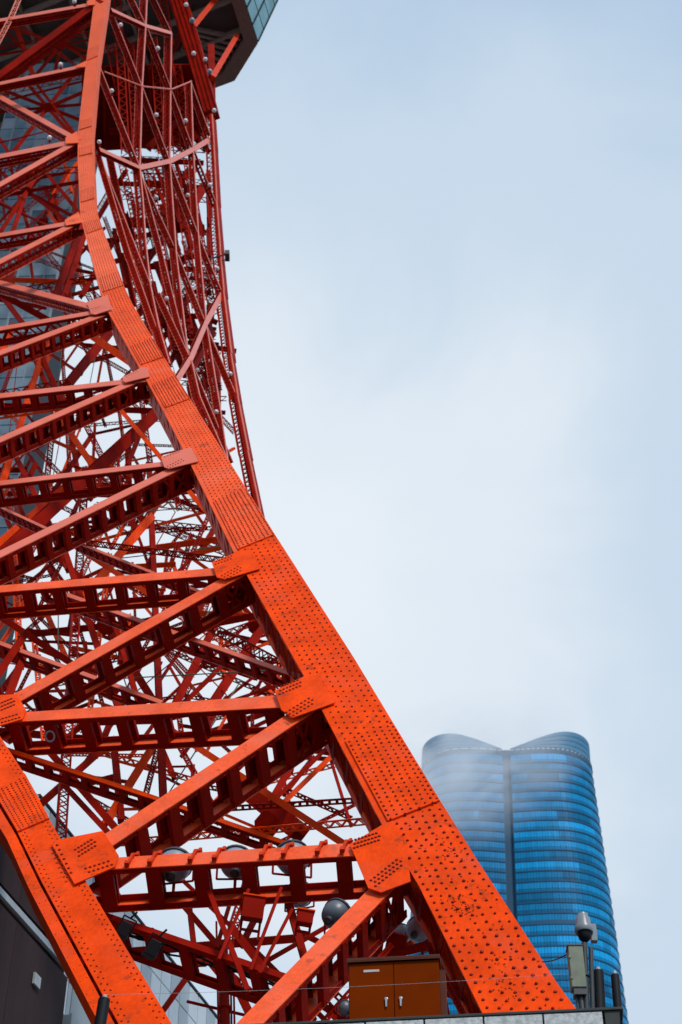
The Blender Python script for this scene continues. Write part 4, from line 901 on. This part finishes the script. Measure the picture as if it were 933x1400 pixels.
GL2 = [(100,1240,420,1349), (150,1228,500,1210), (512,1240,335,1410)]+FL+EDGE
for b in [b if b[5] in 'TF' else snapped(b, GL2+[h[:4] for h in GEAR if h is not b and h[4] >= 7], 70) for b in GEAR]:
    x1,y1,x2,y2,w,kd,g1 = b[:7]; g2 = b[7] if len(b) > 7 else g1
    if kd == 'T':
        Pq = at(x1,y1,dA(y1)*g1); Qq = at(x2,y2,dA(y2)*g2); mb = MB(); mb.tube(Pq, Qq, w/2*depth(Pq)/FPX, 12)
        for f in (.25, .5, .75): c = lerp(Pq, Qq, f); tt = (Qq-Pq).normalized(); mb.tube(c, c+tt*.12, w*.62*depth(Pq)/FPX, 12)
        mb.build('pipe_column', M['red'], tower)
        for dx in (-9, 9, 13): rod(at(x1+dx,y1-30,dA(y1)*g1), at(x2+dx,y2,dA(y2)*g2), .03, M['red'], 'ladder_rail')
    elif kd == 'F': member(x1,y1,x2,y2,w,'B',g1,g2,'red')
    else: member(x1,y1,x2,y2,w,kd,g1,g2,'red')
# clamps gripping the lowest strut
n7 = nAat(1180); Pq = onA(488,1158,1180); Qq = onB(156,1179); t7, n7, b7 = frame(Pq, Qq, n7)
if b7.z < 0: b7 = -b7
for x in (178, 209, 264, 297, 361, 391, 437, 471):
    y = lerp(1179, 1158, (x-156)/332); c = on_plane(x, y, Pq, n7)+n7*.03; s = depth(c)/FPX; m_ = MB(); up7 = (b7-t7*.18).normalized()
    m_.bar(c-up7*13*s, c+up7*15*s, t7, n7, 4*s, .05); m_.bar(c-up7*14*s+n7*.04, c-up7*9*s+n7*.04, t7, n7, 6*s, .10)
    m_.bar(c+up7*10*s, c+up7*22*s-n7*.05, t7, n7, 5*s, .10, 0, -.05); m_.bar(c+up7*15*s-t7*5*s, c+up7*22*s-t7*5*s, t7, n7, 4*s, .16, 0, -.1); m_.bar(c-up7*12*s+t7*3*s, c-up7*5*s+t7*3*s, t7, n7, 2*s, .14)
    m_.build('clamp', M['clampred'], tower)

# ------------------------------------------------------------------ buildings at the lower left
WD = Vector((0.31, 0.95, 0)).normalized(); WN = Vector((0.95, -0.31, 0))   # run and outward side
E = at(94, 1325, 46.0)                       # far end of the trim line on the brown wall
brown = empty('brown_building', 'dark brown clad building with a pale trim line at the bottom left', 'building')
NP = 14
top = on_plane(40, 1178, E, WN).z
def slab(mb, a, b, z0, z1, th, off=0.0):   # wall panel from run a to b (metres back from E)
    A = E-WD*a; Bq = E-WD*b
    mb.prism([Vector((A.x,A.y,z0))+WN*off, Vector((Bq.x,Bq.y,z0))+WN*off, Vector((Bq.x,Bq.y,z1))+WN*off, Vector((A.x,A.y,z1))+WN*off], -WN, th)
mb = MB(); slab(mb, 0, 42, 0, top-.05, 14, -.12); mb.build('wall', M['brown'], brown)
zt = E.z
for i in range(NP):
    for (z0, z1) in ((zt+.25, top), (zt-7.0, zt-.25)):
        m_ = MB(); slab(m_, i*3.0+.007, i*3.0+2.993, z0, z1, .10, 0 if i % 2 else .003); m_.build('wall_panel', M['brown'], brown)
m_ = MB(); slab(m_, 0, 42, zt-.09, zt+.09, .1, .06); m_.build('trim', M['trim'], brown)
q = on_plane(49, 1341, E+WN*.02, WN); m_ = MB(); A = q-WD*.17; Bq = q+WD*.17
m_.prism([A+Vector((0,0,-.15)), Bq+Vector((0,0,-.15)), Bq+Vector((0,0,.15)), A+Vector((0,0,.15))], WN, .06); m_.build('wall_vent', M['trim'], brown)
gb = empty('glass_building', 'pale glass clad building with sloping roofline behind the lower left chord', 'building')
G0 = at(221, 1295.5, 62.0); GZ = G0.z
def gpt(x, y): return on_plane(x, y, G0, WN)
near = on_level(58, 1084, GZ)
L0 = (Vector((near.x, near.y, 0))-Vector((G0.x, G0.y, 0))).dot(WD)
far = 14.0
def gp(s, z, off=0.0): return Vector((G0.x, G0.y, 0))+WD*s+WN*off+Vector((0,0,z))
m_ = MB(); m_.prism([gp(L0, 0, -1.4), gp(far, 0, -1.4), gp(far, GZ-.4, -1.4), gp(L0, GZ-.4, -1.4)], -WN, 16); m_.build('wall', M['clad'], gb)
pw, phh = 0.85, 1.15; n_s = int((far-L0)/pw)
proto = {}
for i in range(n_s):
    s0 = L0+i*pw
    for j in range(11):
        z1 = GZ-.15-j*phh; mk = random.choice(('frost', 'frost', 'frost2')) if i % 3 else 'frost2'
        if mk not in proto:
            k_ = MB(); k_.prism([Vector((0,0,-phh+.05)), WD*(pw-.06)+Vector((0,0,-phh+.05)), WD*(pw-.06), Vector((0,0,0))], WN, .05)
            ob = k_.build('glass_panel', M[mk], gb); proto[mk] = ob
        else: ob = proto[mk].copy(); C.objects.link(ob)
        ob.location = gp(s0+.03, z1, 0)
for i in range(n_s+1):
    k_ = MB(); s0 = L0+i*pw; k_.bar(gp(s0, GZ-12.9, -.03), gp(s0, GZ-.1, -.03), WD, WN, .045, .10); k_.build('mullion', M['trim'], gb)
m_ = MB(); m_.bar(gp(L0, GZ-.06, .02), gp(far, GZ-.06, .02), WN, Vector((0,0,1)), .12, .09); m_.build('roof_edge', M['mull'], gb)
# round corner at the near end
for k in range(6):
    a0, a1 = k*R(15), (k+1)*R(15); rr = 3.0; cc = gp(L0, 0, -rr)
    f = lambda a: cc+WN*rr*math.cos(a)-WD*rr*math.sin(a)
    p, q = f(a0), f(a1); m_ = MB(); nn = (WN*math.cos((a0+a1)/2)-WD*math.sin((a0+a1)/2))
    m_.prism([p+Vector((0,0,GZ-9)), q+Vector((0,0,GZ-9)), q+Vector((0,0,GZ-.1)), p+Vector((0,0,GZ-.1))], nn, .05); m_.build('glass_panel', M['frost'], gb)
    m_ = MB(); m_.bar(q+Vector((0,0,GZ-9)), q+Vector((0,0,GZ)), nn.cross(Vector((0,0,1))), nn, .07, .12); m_.build('mullion', M['mull'], gb)
# metal clad bay between the brown wall and the leg
mb_ = empty('clad_bay', 'grey metal clad bay at the end of the brown wall', 'building')
A = E+WD*.3
for i in range(4):
    m_ = MB(); a_ = A+WD*(i*1.5+.02); b_ = A+WD*(i*1.5+1.48)
    m_.prism([Vector((a_.x,a_.y,0)), Vector((b_.x,b_.y,0)), Vector((b_.x,b_.y,zt-1.1)), Vector((a_.x,a_.y,zt-1.1))], WN, .08+.01*(i % 2)); m_.build('metal_panel', M['clad'], mb_)
m_ = MB(); a_ = A+WD*.02; b_ = A+WD*6
m_.prism([Vector((a_.x,a_.y,0)), Vector((b_.x,b_.y,0)), Vector((b_.x,b_.y,zt-1.12)), Vector((a_.x,a_.y,zt-1.12))], -WN, 5); m_.build('wall', M['clad'], mb_)
m_ = MB(); m_.prism([Vector((a_.x,a_.y,zt-1.1)), Vector((b_.x,b_.y,zt-1.1)), Vector((b_.x,b_.y,zt-.2)), Vector((a_.x,a_.y,zt-.2))], WN, .03); m_.build('fascia', M['clad'], mb_)

# ------------------------------------------------------------------ podium with parapet, cabinet, masts
PD = Vector((0.995, -0.098, 0)).normalized(); PN = Vector((0.098, 0.995, 0))     # along the parapet, and away from the camera
K = at(852, 1377, 28.0); ZK = K.z
pod = empty('podium_building', 'grey stone podium with a dark coping along the bottom right edge', 'building')
def pq(s, t, z): return Vector((K.x, K.y, 0))+PD*s+PN*t+Vector((0,0,z))
m_ = MB(); m_.hexa([pq(-22,.3,0), pq(-.35,.3,0), pq(-.35,30,0), pq(-22,30,0), pq(-22,.3,ZK-.45), pq(-.35,.3,ZK-.45), pq(-.35,30,ZK-.45), pq(-22,30,ZK-.45)]); m_.build('wall', M['concrete'], pod)
m_ = MB(); m_.hexa([pq(-22,-.03,ZK-.05), pq(0,-.03,ZK-.05), pq(0,.42,ZK-.05), pq(-22,.42,ZK-.05), pq(-22,-.03,ZK), pq(0,-.03,ZK), pq(0,.42,ZK), pq(-22,.42,ZK)]); m_.build('coping', M['coping'], pod, bevel=.01)
m_ = MB(); m_.hexa([pq(-.42,.43,ZK-.05), pq(0,.43,ZK-.05), pq(0,30,ZK-.05), pq(-.42,30,ZK-.05), pq(-.42,.43,ZK), pq(0,.43,ZK), pq(0,30,ZK), pq(-.42,30,ZK)]); m_.build('coping', M['coping'], pod)
m_ = MB(); m_.hexa([pq(-.30,0.0,ZK-.9), pq(-.12,.0,ZK-.9), pq(-.12,.3,ZK-.9), pq(-.30,.3,ZK-.9), pq(-.30,0,ZK-.055), pq(-.06,0,ZK-.055), pq(-.06,.3,ZK-.055), pq(-.30,.3,ZK-.055)]); m_.build('corner_post', M['coping'], pod)
st = None
for i in range(23):
    for j in range(2):
        if st is None:
            k_ = MB(); k_.hexa([PD*-.935, PD*-.012, PD*-.012+PN*.2, PD*-.935+PN*.2, PD*-.935+Vector((0,0,.60)), PD*-.012+Vector((0,0,.60)), PD*-.012+PN*.2+Vector((0,0,.60)), PD*-.935+PN*.2+Vector((0,0,.60))]); st = k_.build('stone_block', M['stone'], pod, bevel=.008); ob = st
        else: ob = st.copy(); C.objects.link(ob)
        ob.location = pq(-.33-i*.95, -.018+random.uniform(0,.008), ZK-.66-j*.62)
def up(x, y, d0): return on_plane(x, y, at(800, 1390, d0), PN)
# cabinet
Pc = up(540, 1390, 29.2); s = depth(Pc)/FPX; cab = empty('electrical_cabinet', 'brown double door cabinet with two chrome handles standing on the podium edge', 'cabinet'); cab.location = (Pc.x, Pc.y, ZK-.45)
cab.rotation_euler = (0, 0, math.atan2(PD.y, PD.x))
W2 = 126*s; Hc = (on_plane(540,1312,Pc,PN).z-(ZK-.45)); Dc = .62
m_ = MB(); m_.box((-W2/2,0,0),(W2/2,Dc,Hc-.03)); m_.build('body', M['cab'], cab, bevel=.008)
for sgn in (-1, 1):
    x0, x1 = (-W2/2+.01, -.006) if sgn < 0 else (.006, W2/2-.01)
    m_ = MB(); m_.box((x0,-.035,.04),(x1,-.001,Hc-.06)); dr = m_.build('door', M['cab'], cab, bevel=.006)
    hx = sgn*10*s-1*s; hz = Hc-(1368-1312)*s/.88; m_ = MB()
    m_.lathe(Vector((hx,-.035,hz+.03)), Vector((0,-1,0)), [(.032,0),(.034,.02),(.02,.028)], 14); m_.bar(Vector((hx,-.066,hz+.05)), Vector((hx,-.060,hz-.12)), Vector((1,0,0)), Vector((0,1,0)), .04, .02, 0, 0, .028, .018)
    m_.build('handle', M['chrome'], dr, smooth=True, bevel=.003)
    if sgn < 0:
        m_ = MB(); xx = -W2/2+32*s; m_.box((xx-11*s,-.040,Hc-.06-14*s),(xx+11*s,-.0352,Hc-.06-10.5*s)); m_.build('name_plate', M['label'], dr)
m_ = MB(); m_.box((-W2/2-.03,-.08,Hc-.03),(W2/2+.03,Dc+.05,Hc+.025)); m_.box((-W2/2-.03,-.08,Hc-.055),(W2/2+.03,-.06,Hc-.0301)); m_.build('lid', M['lid'], cab, bevel=.006)
m_ = MB(); m_.box((W2/2+.002,.12,Hc*.1),(W2/2+.10,.5,Hc*.92)); m_.build('side_duct', M['lid'], cab)
# surveillance mast
dm = 28.4
mast = empty('camera_mast', 'dark mast on the podium corner carrying a white dome camera', 'mast')
b0 = up(803, 1392, dm); sm = dm/FPX; tp = up(799, 1290, dm)
m_ = MB(); m_.tube(b0, tp, 4.3*sm, 14); m_.tube(lerp(b0,tp,.55), lerp(b0,tp,.58), 6.5*sm, 14); m_.tube(b0, lerp(b0,tp,.05), 8*sm, 14); m_.build('pole', M['dark'], mast, smooth=True)
m_ = MB(); m_.tube(up(811,1390,dm), up(808,1297,dm), 3.6*sm, 10); m_.build('conduit', M['dark'], mast, smooth=True)
domec = empty('dome_camera', 'white dome surveillance camera at the top of the dark mast', 'camera')
c = up(799, 1275, dm); m_ = MB(); m_.lathe(c, Vector((0,0,1)), [(12.5*sm,-.5*sm),(13.4*sm,2*sm),(13.0*sm,8*sm),(10.6*sm,13*sm),(10.2*sm,22*sm),(8.2*sm,25*sm),(7.6*sm,29*sm),(5*sm,30.5*sm),(.5*sm,31*sm)], 24); m_.build('housing', M['cam'], domec, smooth=True)
m_ = MB(); m_.lathe(c, Vector((0,0,-1)), [(9.5*sm,.4*sm),(9.6*sm,4*sm),(8*sm,10*sm),(4.5*sm,14*sm),(.3*sm,15.5*sm)], 20); m_.build('dome', M['black'], domec, smooth=True)
m_ = MB(); c2 = up(812,1276,dm+.1); m_.box((c2.x-5*sm,c2.y-5*sm,c2.z-14*sm),(c2.x+4*sm,c2.y+5*sm,c2.z+13*sm)); m_.build('bracket', M['cam'], domec, bevel=.01)
bxo = empty('mast_box', 'cream equipment box strapped to the left of the mast', 'equipment box')
c2 = up(789,1327,dm); m_ = MB(); m_.box((c2.x-10.5*sm,c2.y-.12,c2.z-30*sm),(c2.x+10*sm,c2.y+.12,c2.z+33*sm)); m_.build('housing', M['cream'], bxo, bevel=.012)
m_ = MB(); m_.box((c2.x-12*sm,c2.y-.13,c2.z+33.2*sm),(c2.x+10.5*sm,c2.y+.13,c2.z+35*sm)); m_.build('rain_cap', M['dark'], bxo); m_ = MB(); m_.box((c2.x-8*sm,c2.y-.1,c2.z-40*sm),(c2.x+9*sm,c2.y+.1,c2.z-30.2*sm)); m_.build('bracket', M['dark'], bxo); m_ = MB(); m_.tube(Vector((c2.x+2*sm,c2.y,c2.z-40*sm)), Vector((c2.x+2*sm,c2.y,c2.z-75*sm)), 4*sm, 10); m_.build('cable_gland', M['dark'], bxo); m_ = MB(); m_.tube(Vector((c2.x-4*sm,c2.y,c2.z-40*sm)), Vector((c2.x-4*sm,c2.y,c2.z-75*sm)), 2*sm, 8); m_.build('cable_gland', M['dark'], bxo)
for i in range(2):
    zz = c2.z+(16-32*i)*sm; m_ = MB(); m_.box((c2.x-11.2*sm,c2.y-.135,zz-2*sm),(c2.x-8*sm,c2.y-.1205,zz+2*sm)); m_.build('hinge', M['cream'], bxo)
def post(x0, y0, x1, y1, w, d, lab):
    e = empty('antenna_post', lab, 'post', 'black capped posts on the podium'); P = up(x0, y0, d); Q = on_plane(x1, y1, P, PN); s = d/FPX; t = (Q-P).normalized()
    m_ = MB(); m_.tube(P, Q, w/2*s, 18); m_.build('sleeve', M['black'], e, smooth=True, bevel=.008)
    m_ = MB(); m_.tube(Q, Q+t*5*s, w*.22*s, 12); m_.tube(Q+t*5*s, Q+t*6.5*s, w*.17*s, 12, w*.1*s); m_.build('tip', M['label'], e, smooth=True)
post(821,1392, 818,1328, 16, dm+.1, 'thicker black capped post beside the camera mast')
post(846,1392, 841,1333, 12, dm+.15, 'slim black capped post at the podium corner')
post(134,1420, 143,1366, 17, 27.0, 'black capped post at the bottom left in front of the leg')
# thin wires
def wire(name, lab, a, b, d0, d1, sag, r, mk):
    P = up(a[0], a[1], d0); Q = up(b[0], b[1], d1); m_ = MB(); pts = [lerp(P, Q, i/16)-Vector((0,0,sag*4*(i/16)*(1-i/16))) for i in range(17)]; m_.path(pts, r, 5)
    tag(m_.build(name, M[mk], None), lab, 'wire')
wire('overhead_wire', 'thin pale wire strung from the left post to the mast across the cabinet', (143,1360), (795,1330), 27.0, dm, .06, .003, 'wire')
wire('mast_cable', 'short black cable from the big chord to the mast box', (742,1315), (782,1300), 30.0, dm, .05, .012, 'black')

# ------------------------------------------------------------------ blue glass tower in the distance
skyd = 470.0
sky_o = empty('glass_skyscraper', 'blue glass skyscraper with two curved lobes fading into low cloud', 'skyscraper')
def skm(name, col, rough, spec=0.5):
    m = bpy.data.materials.new(name); m.use_nodes = True; N = m.node_tree.nodes; L = m.node_tree.links; b = N['Principled BSDF']
    at_ = N.new('ShaderNodeAttribute'); at_.attribute_name = 'tint'; mx = N.new('ShaderNodeMix'); mx.data_type = 'RGBA'; mx.blend_type = 'MULTIPLY'; mx.inputs[0].default_value = 1
    mx.inputs[6].default_value = (*col, 1); L.new(at_.outputs['Color'], mx.inputs[7]); L.new(mx.outputs[2], b.inputs['Base Color'])
    b.inputs['Roughness'].default_value = rough; b.inputs['Specular IOR Level'].default_value = spec; return m
SK1 = skm('blue_curtain_glass', (0.005, 0.212, 0.455), 0.35, 0.10); SK2 = mat('navy_spandrel', (0.008, 0.070, 0.145), 0.5, spec=0.2, var=0.1, scale=.05); SK3 = mat('blue_grey_crown', (0.04, 0.17, 0.30), 0.5, var=0.1, scale=.05, spec=0.2)
GX, GY = 0, 0
base = at(692, 1022, skyd); KZ = base.z
s1 = skyd/FPX
def half_outline(sgn, n=30):
    """plan of one lobe from the groove outwards and round the corner: (x, y) metres from groove, y away from camera"""
    w = (121 if sgn > 0 else 113)*s1; pts = []
    rc = w*0.5
    pts.append((sgn*1.1, 0.0))
    for i in range(1, 9): pts.append((sgn*lerp(1.1, w-rc, i/8), -0.9*math.sin(math.pi*i/8*0.6)))
    x0 = w-rc; y0 = -0.9*math.sin(math.pi*.6)
    for i in range(1, 15):
        a = i/14*math.pi/2; pts.append((sgn*(x0+rc*math.sin(a)), y0+rc*0.9*(1-math.cos(a))))
    for i in range(1, 5): pts.append((sgn*w, y0+rc*.9+i*7))
    return pts
def widen(z):      # the shaft swells slowly below the crown
    return 1.0+0.265*min(1.3, max(0, (KZ-z)/110.0))**0.9
def skp(p, z, off=0.0):
    k = widen(z); return Vector((base.x+p[0]*k-(KZ-z)*0.036, base.y+p[1]*k-(k-1)*10, z))
fh = 3.05
def crown(sgn, p):
    w = (121 if sgn > 0 else 113)*s1; f = min(1, abs(p[0])/w)
    return (7.0 if sgn > 0 else 6.2)*math.sin(f*math.pi*0.5)**1.25
tint_rows = {}
for sgn in (-1, 1):
    pts = half_outline(sgn)
    # split outline finely for panes
    fine = []
    for a, b in zip(pts, pts[1:]):
        l = math.hypot(b[0]-a[0], b[1]-a[1]); n = max(1, round(l/1.0))
        for i in range(n): fine.append((lerp(a[0], b[0], i/n), lerp(a[1], b[1], i/n)))
    fine.append(pts[-1])
    for fl in range(42):
        z1 = KZ-2.6-fl*fh; z0 = z1-fh
        vs, fs, cols = [], [], []
        rowt = random.uniform(.78, 1.15)
        run = 0; tint = 1
        for i in range(len(fine)-1):
            if run <= 0: run = random.randint(1, 9); tint = rowt*random.choice([.72, .86, .95, 1.0, 1.0, 1.06, 1.15, 1.45])
            run -= 1
            for (fa, fb) in ((.03, .48), (.52, .97)):
                a = lerp(Vector(fine[i]), Vector(fine[i+1]), fa); b = lerp(Vector(fine[i]), Vector(fine[i+1]), fb); jt = random.uniform(.90, 1.10)
                for (za, zb, dim) in ((z0+.45, z0+1.15, .62), (z0+1.22, z1-.08, 1.0)):
                    k = len(vs); vs += [skp(a, za), skp(b, za), skp(b, zb), skp(a, zb)]; fs.append((k, k+1, k+2, k+3)); cols.append(tint*jt*dim)
        me = bpy.data.meshes.new('glazing_band'); me.from_pydata([tuple(v) for v in vs], [], fs); me.materials.append(SK1)
        ca = me.color_attributes.new('tint', 'FLOAT_COLOR', 'CORNER')
        for pi, p in enumerate(me.polygons):
            for li in p.loop_indices: ca.data[li].color = (cols[pi]*.95, cols[pi], cols[pi]*1.0, 1)
        o = bpy.data.objects.new('glazing_band', me); C.objects.link(o); o.parent = sky_o
        m_ = MB()
        for a, b in zip(pts, pts[1:]):          # spandrel slab, standing proud
            o_ = Vector((0, -.35, 0)) if True else 0
            A0, B0 = skp(a, z0), skp(b, z0); dd = Vector((0,0,.34 if fl not in (16,) else 1.2))
            cx = Vector((sgn*0.10*min(1, abs(a[0])/20), -.14, 0))
            m_.hexa([A0+cx, B0+cx, B0-cx*1.5, A0-cx*1.5, A0+cx+dd, B0+cx+dd, B0-cx*1.5+dd, A0-cx*1.5+dd])
        m_.build('floor_band', SK2, sky_o)
    # dark backing behind the glass
    m_ = MB(); zz = [KZ-2.6-i*fh*4 for i in range(12)]
    for z1, z0 in zip(zz, zz[1:]):
        for a, b in zip(pts, pts[1:]):
            c = Vector((-sgn*.25, .5, 0)); m_.add([skp(a, z0)+c, skp(b, z0)+c, skp(b, z1)+c, skp(a, z1)+c], [(0,1,2,3)])
    m_.build('backing_wall', SK2, sky_o)
    # crown screen: rises from the groove, falls at the corner; open strip below it
    m_ = MB(); m2 = MB()
    for a, b in zip(pts, pts[1:]):
        ha, hb = crown(sgn, a), crown(sgn, b)
        for j in range(4):
            k0, k1 = j/4, (j+.86)/4; ou = Vector((0, -.3, 0))
            A0, B0 = skp(a, KZ-.6+ha*k0), skp(b, KZ-.6+hb*k0); A1, B1 = skp(a, KZ-.6+ha*k1), skp(b, KZ-.6+hb*k1)
            m_.hexa([A0, B0, B0+Vector((0,.3,0)), A0+Vector((0,.3,0)), A1, B1, B1+Vector((0,.3,0)), A1+Vector((0,.3,0))])
        A0, B0 = skp(a, KZ-2.6), skp(b, KZ-2.6); m2.hexa([A0, B0, B0+Vector((0,.4,0)), A0+Vector((0,.4,0)), A0+Vector((0,0,1.55)), B0+Vector((0,0,1.55)), B0+Vector((0,.4,1.55)), A0+Vector((0,.4,1.55))])
    m_.build('crown_screen', SK3, sky_o); m2.build('crown_ledge', SK2, sky_o)
    m_ = MB()
    for a in pts[1::1] if sgn > 0 else pts[1::2]: m_.bar(skp(a, KZ-2.2), skp(a, KZ-.5), Vector((1,0,0)), Vector((0,1,0)), .5, .3)
    m_.build('crown_post', SK2, sky_o)
m_ = MB(); m_.hexa([skp((-1.3,1.2),KZ-135), skp((1.3,1.2),KZ-135), skp((1.3,3),KZ-135), skp((-1.3,3),KZ-135), skp((-1.3,1.2),KZ), skp((1.3,1.2),KZ), skp((1.3,3),KZ), skp((-1.3,3),KZ)]); m_.build('groove', SK2, sky_o)
m_ = MB(); hw = 100*s1; m_.hexa([(base.x-hw,base.y+9,0),(base.x+hw,base.y+9,0),(base.x+hw,base.y+60,0),(base.x-hw,base.y+60,0),(base.x-hw*.8,base.y+9,KZ-4),(base.x+hw*.8,base.y+9,KZ-4),(base.x+hw*.8,base.y+60,KZ-4),(base.x-hw*.8,base.y+60,KZ-4)]); m_.build('core', SK2, sky_o)

# ------------------------------------------------------------------ low cloud drifting over the top of the far tower
def cloud():
    c = at(618, 1058, skyd-32); m_ = MB(); n = 24
    prof = [(0.02,-1)]+[(math.sin(a), -math.cos(a)) for a in [i*math.pi/12 for i in range(1, 12)]]+[(0.02,1)]
    m_.lathe(Vector((0,0,0)), Vector((0,0,1)), prof, n); mt = bpy.data.materials.new('cloud_vapour'); mt.use_nodes = True
    N = mt.node_tree.nodes; L = mt.node_tree.links; N.clear(); out = N.new('ShaderNodeOutputMaterial'); pv = N.new('ShaderNodeVolumePrincipled')
    pv.inputs['Color'].default_value = (1.0, 1.0, 1.0, 1); L.new(pv.outputs[0], out.inputs['Volume'])
    tc = N.new('ShaderNodeTexCoord'); ln = N.new('ShaderNodeVectorMath'); ln.operation = 'LENGTH'; L.new(tc.outputs['Object'], ln.inputs[0])
    fo = N.new('ShaderNodeMapRange'); fo.inputs[1].default_value = 1.0; fo.inputs[2].default_value = 0.15; fo.inputs[3].default_value = 0; fo.inputs[4].default_value = 1; L.new(ln.outputs['Value'], fo.inputs[0])
    nz = N.new('ShaderNodeTexNoise'); nz.inputs['Scale'].default_value = 2.6; nz.inputs['Detail'].default_value = 6; nz.inputs['Distortion'].default_value = 0.8; L.new(tc.outputs['Object'], nz.inputs[0])
    r2 = N.new('ShaderNodeMapRange'); r2.inputs[1].default_value = .36; r2.inputs[2].default_value = .64; r2.inputs[3].default_value = .05; r2.inputs[4].default_value = 1.5; L.new(nz.outputs[0], r2.inputs[0])
    mu = N.new('ShaderNodeMath'); mu.operation = 'MULTIPLY'; L.new(fo.outputs[0], mu.inputs[0]); L.new(r2.outputs[0], mu.inputs[1])
    m3 = N.new('ShaderNodeMath'); m3.operation = 'MULTIPLY'; L.new(mu.outputs[0], m3.inputs[0]); m3.inputs[1].default_value = 0.058; L.new(m3.outputs[0], pv.inputs['Density'])
    o = m_.build('low_cloud', mt); o.location = c; o.scale = (38, 20, 21); o.rotation_euler = (0, R(-20), 0); tag(o, kind='stuff')
cloud()
